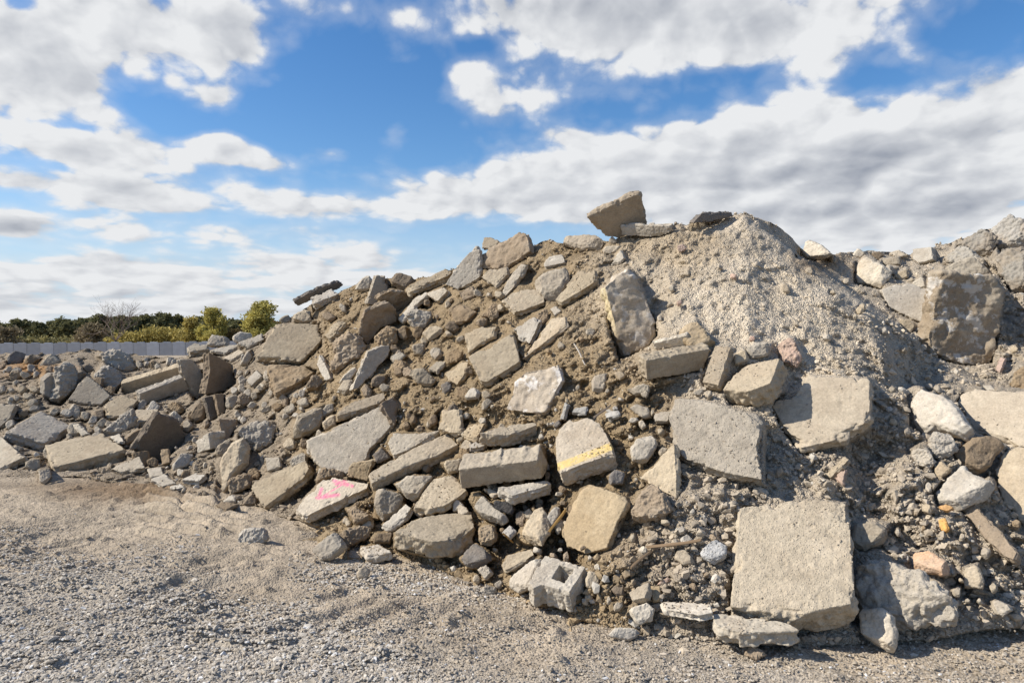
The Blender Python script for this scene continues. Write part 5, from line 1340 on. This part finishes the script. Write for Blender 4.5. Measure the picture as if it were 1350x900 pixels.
CPX = 1.0
hgt = E.op('LOGARITHM', E.op('MAXIMUM', el, 0.0) + .12, 2.718282) * .62      # rows of cloud crowd together towards the horizon
SKYV, CLOUDV = 1.85, 11.4
BLOBS = [(50, 95, 125, 85, .62), (10, 40, 60, 60, .3), (215, 30, 150, 45, .62), (320, 70, 45, 36, .4), (420, 12, 60, 20, .4), (540, 20, 30, 22, .25),
 (790, 25, 190, 48, .68), (990, 45, 190, 55, .66), (710, 122, 85, 26, .42), (610, 92, 45, 16, .34), (292, 130, 32, 16, .6), (296, 192, 55, 20, .72), (365, 216, 40, 12, .45),
 (518, 178, 24, 20, .7), (435, 203, 30, 10, .6), (140, 195, 85, 22, .58), (190, 255, 140, 32, .52), (20, 240, 50, 12, .4), (20, 292, 45, 16, .5),
 (600, 255, 150, 30, .62), (800, 230, 160, 46, .66), (985, 180, 115, 52, .66), (1190, 210, 210, 75, .74), (1340, 130, 100, 46, .5), (1100, 285, 340, 45, .66), (760, 180, 60, 13, .34),
 (430, 275, 80, 22, .35), (250, 305, 240, 16, .30), (150, 360, 330, 22, .42), (420, 345, 140, 20, .34), (150, 408, 420, 16, .34),
 (470, 110, 120, 72, -.6), (590, 160, 50, 30, -.3), (850, 138, 100, 24, -.5), (200, 144, 50, 24, -.5), (1270, 42, 80, 34, -.5), (25, 3, 30, 16, -.5), (440, 245, 50, 14, -.2),
 (660, 312, 130, 14, -.4), (400, 160, 110, 30, -.5), (90, 168, 60, 8, -.3), (1140, 105, 60, 18, -.4), (60, 218, 60, 8, -.25), (560, 205, 60, 12, -.3), (245, 165, 40, 14, -.35),
 (640, 62, 30, 14, -.25), (560, 100, 24, 40, -.2), (880, 108, 120, 10, -.25), (330, 290, 120, 7, -.3), (60, 332, 60, 7, -.3)]
GREYS = [(1130, 215, 150, 30, .26), (960, 245, 120, 12, .2), (1290, 170, 70, 14, .22), (1180, 160, 90, 14, -.2), (1080, 262, 200, 9, -.2), (800, 8, 150, 26, .28), (1230, 272, 150, 22, .2), (60, 75, 75, 34, .18), (250, 20, 140, 16, .12), (1040, 22, 90, 20, .18), (20, 300, 50, 10, .45),
 (930, 276, 140, 12, .25), (150, 248, 80, 10, .2), (985, 140, 80, 18, -.35), (640, 266, 130, 10, .2), (180, 340, 240, 7, .1), (200, 388, 300, 8, .15), (860, 70, 220, 16, -.1), (300, 62, 60, 18, .12), (1290, 100, 60, 20, .15)]

def blobs(lst, do=0.0):
    acc = None
    for px, py, rx, ry, w in lst:
        a0 = math.atan((px - CX) / F); e0 = math.atan((CY - py) / F * math.cos(a0)); ra = rx / F * math.cos(a0) ** 2; re = ry / F * math.cos(a0)
        da = (az - a0) * (1 / ra); de = (el - (e0 - do)) * (1 / re)
        g = E.op('EXPONENT', (da * da + de * de) * -1.0) * w
        acc = g if acc is None else acc + g
    return acc
B1 = blobs(BLOBS)
def field(ox, oy, det):
    a = cloudn(ox, oy, 5.2, det, 3.7, .58); b = cloudn(ox, oy, 17.0, det - 2, 8.2, .6)
    puff = None                                       # heaped billows: rounded lobes with creases between them
    for k, (sc, am) in enumerate(((8.5, 1.0), (19.0, .55), (41.0, .3)) if det > 6 else ((8.5, 1.0), (19.0, .55))):
        q = E.op('ABSOLUTE', cloudn(ox, oy, sc, 0.0, 11.3 + k) - .5) * (2.6 * am)
        puff = q if puff is None else puff + q
    return (a - .5) * 1.25 + (b - .5) * .5 + (puff - .55) * .46
f1 = field(0, 0, 8); f2 = field(-.016, .017, 5)
lowel = 1.0 - sstep(el, .03, .17)
Fd = f1 + B1 + lowel * .15 - .20
alpha = sstep(Fd, -.06, .24)
thin = sstep(Fd, -.42, .12) * .26
# cloud tone: bright where the billows face the sun, blue-grey beneath and in the thick parts
slope = (f2 - f1) * 1.0
core = sstep(Fd, .25, 1.0)
GB = blobs(GREYS)
tone = E.op('ADD', core * .26 + .19 + GB * 1.05 + slope, 0.0, clamp=True)
veil = (1.0 - sstep(el, .0, .24)) * .85
sky = nt.nodes.new('ShaderNodeTexSky'); sky.sky_type = 'NISHITA'; sky.sun_disc = False; sky.sun_elevation = R_(SUN_EL); sky.sun_rotation = R_(SUN_AZ)
sky.air_density = 1.0; sky.dust_density = .4; sky.ozone_density = 1.5; sky.altitude = 100
hs = nt.nodes.new('ShaderNodeHueSaturation'); hs.inputs['Hue'].default_value = .505; hs.inputs['Saturation'].default_value = 1.34; hs.inputs['Value'].default_value = SKYV; nt.links.new(sky.outputs[0], hs.inputs['Color'])
cr = nt.nodes.new('ShaderNodeValToRGB'); e = cr.color_ramp.elements
CS = CLOUDV
e[0].position = .10; e[0].color = (.90 * CS, .915 * CS, .935 * CS, 1); e[1].position = .95; e[1].color = (.32 * CS, .355 * CS, .43 * CS, 1)
m_ = e.new(.42); m_.color = (.66 * CS, .685 * CS, .73 * CS, 1)
nt.links.new(tone.s, cr.inputs['Fac'])
mx = nt.nodes.new('ShaderNodeMix'); mx.data_type = 'RGBA'
cover_ = E.op('ADD', alpha * .94, thin, clamp=True)
nt.links.new(cover_.s, mx.inputs[0]); mv = nt.nodes.new('ShaderNodeMix'); mv.data_type = 'RGBA'; nt.links.new(veil.s, mv.inputs[0]); nt.links.new(hs.outputs[0], mv.inputs[6]); mv.inputs[7].default_value = (.56 * CS, .70 * CS, .90 * CS, 1)
nt.links.new(mv.outputs[2], mx.inputs[6]); nt.links.new(cr.outputs[0], mx.inputs[7])
bg = nt.nodes['Background']; bg.inputs['Strength'].default_value = .061; nt.links.new(mx.outputs[2], bg.inputs['Color'])
wd.cycles.sampling_method = 'MANUAL'; wd.cycles.sample_map_resolution = 512

vs_ = scene.view_settings; vs_.view_transform = 'Standard'; vs_.look = 'None'; vs_.gamma = 1; vs_.exposure = .4; vs_.use_curve_mapping = False
scene.cycles.max_bounces = 5; scene.cycles.diffuse_bounces = 3; scene.cycles.glossy_bounces = 2; scene.cycles.transparent_max_bounces = 4
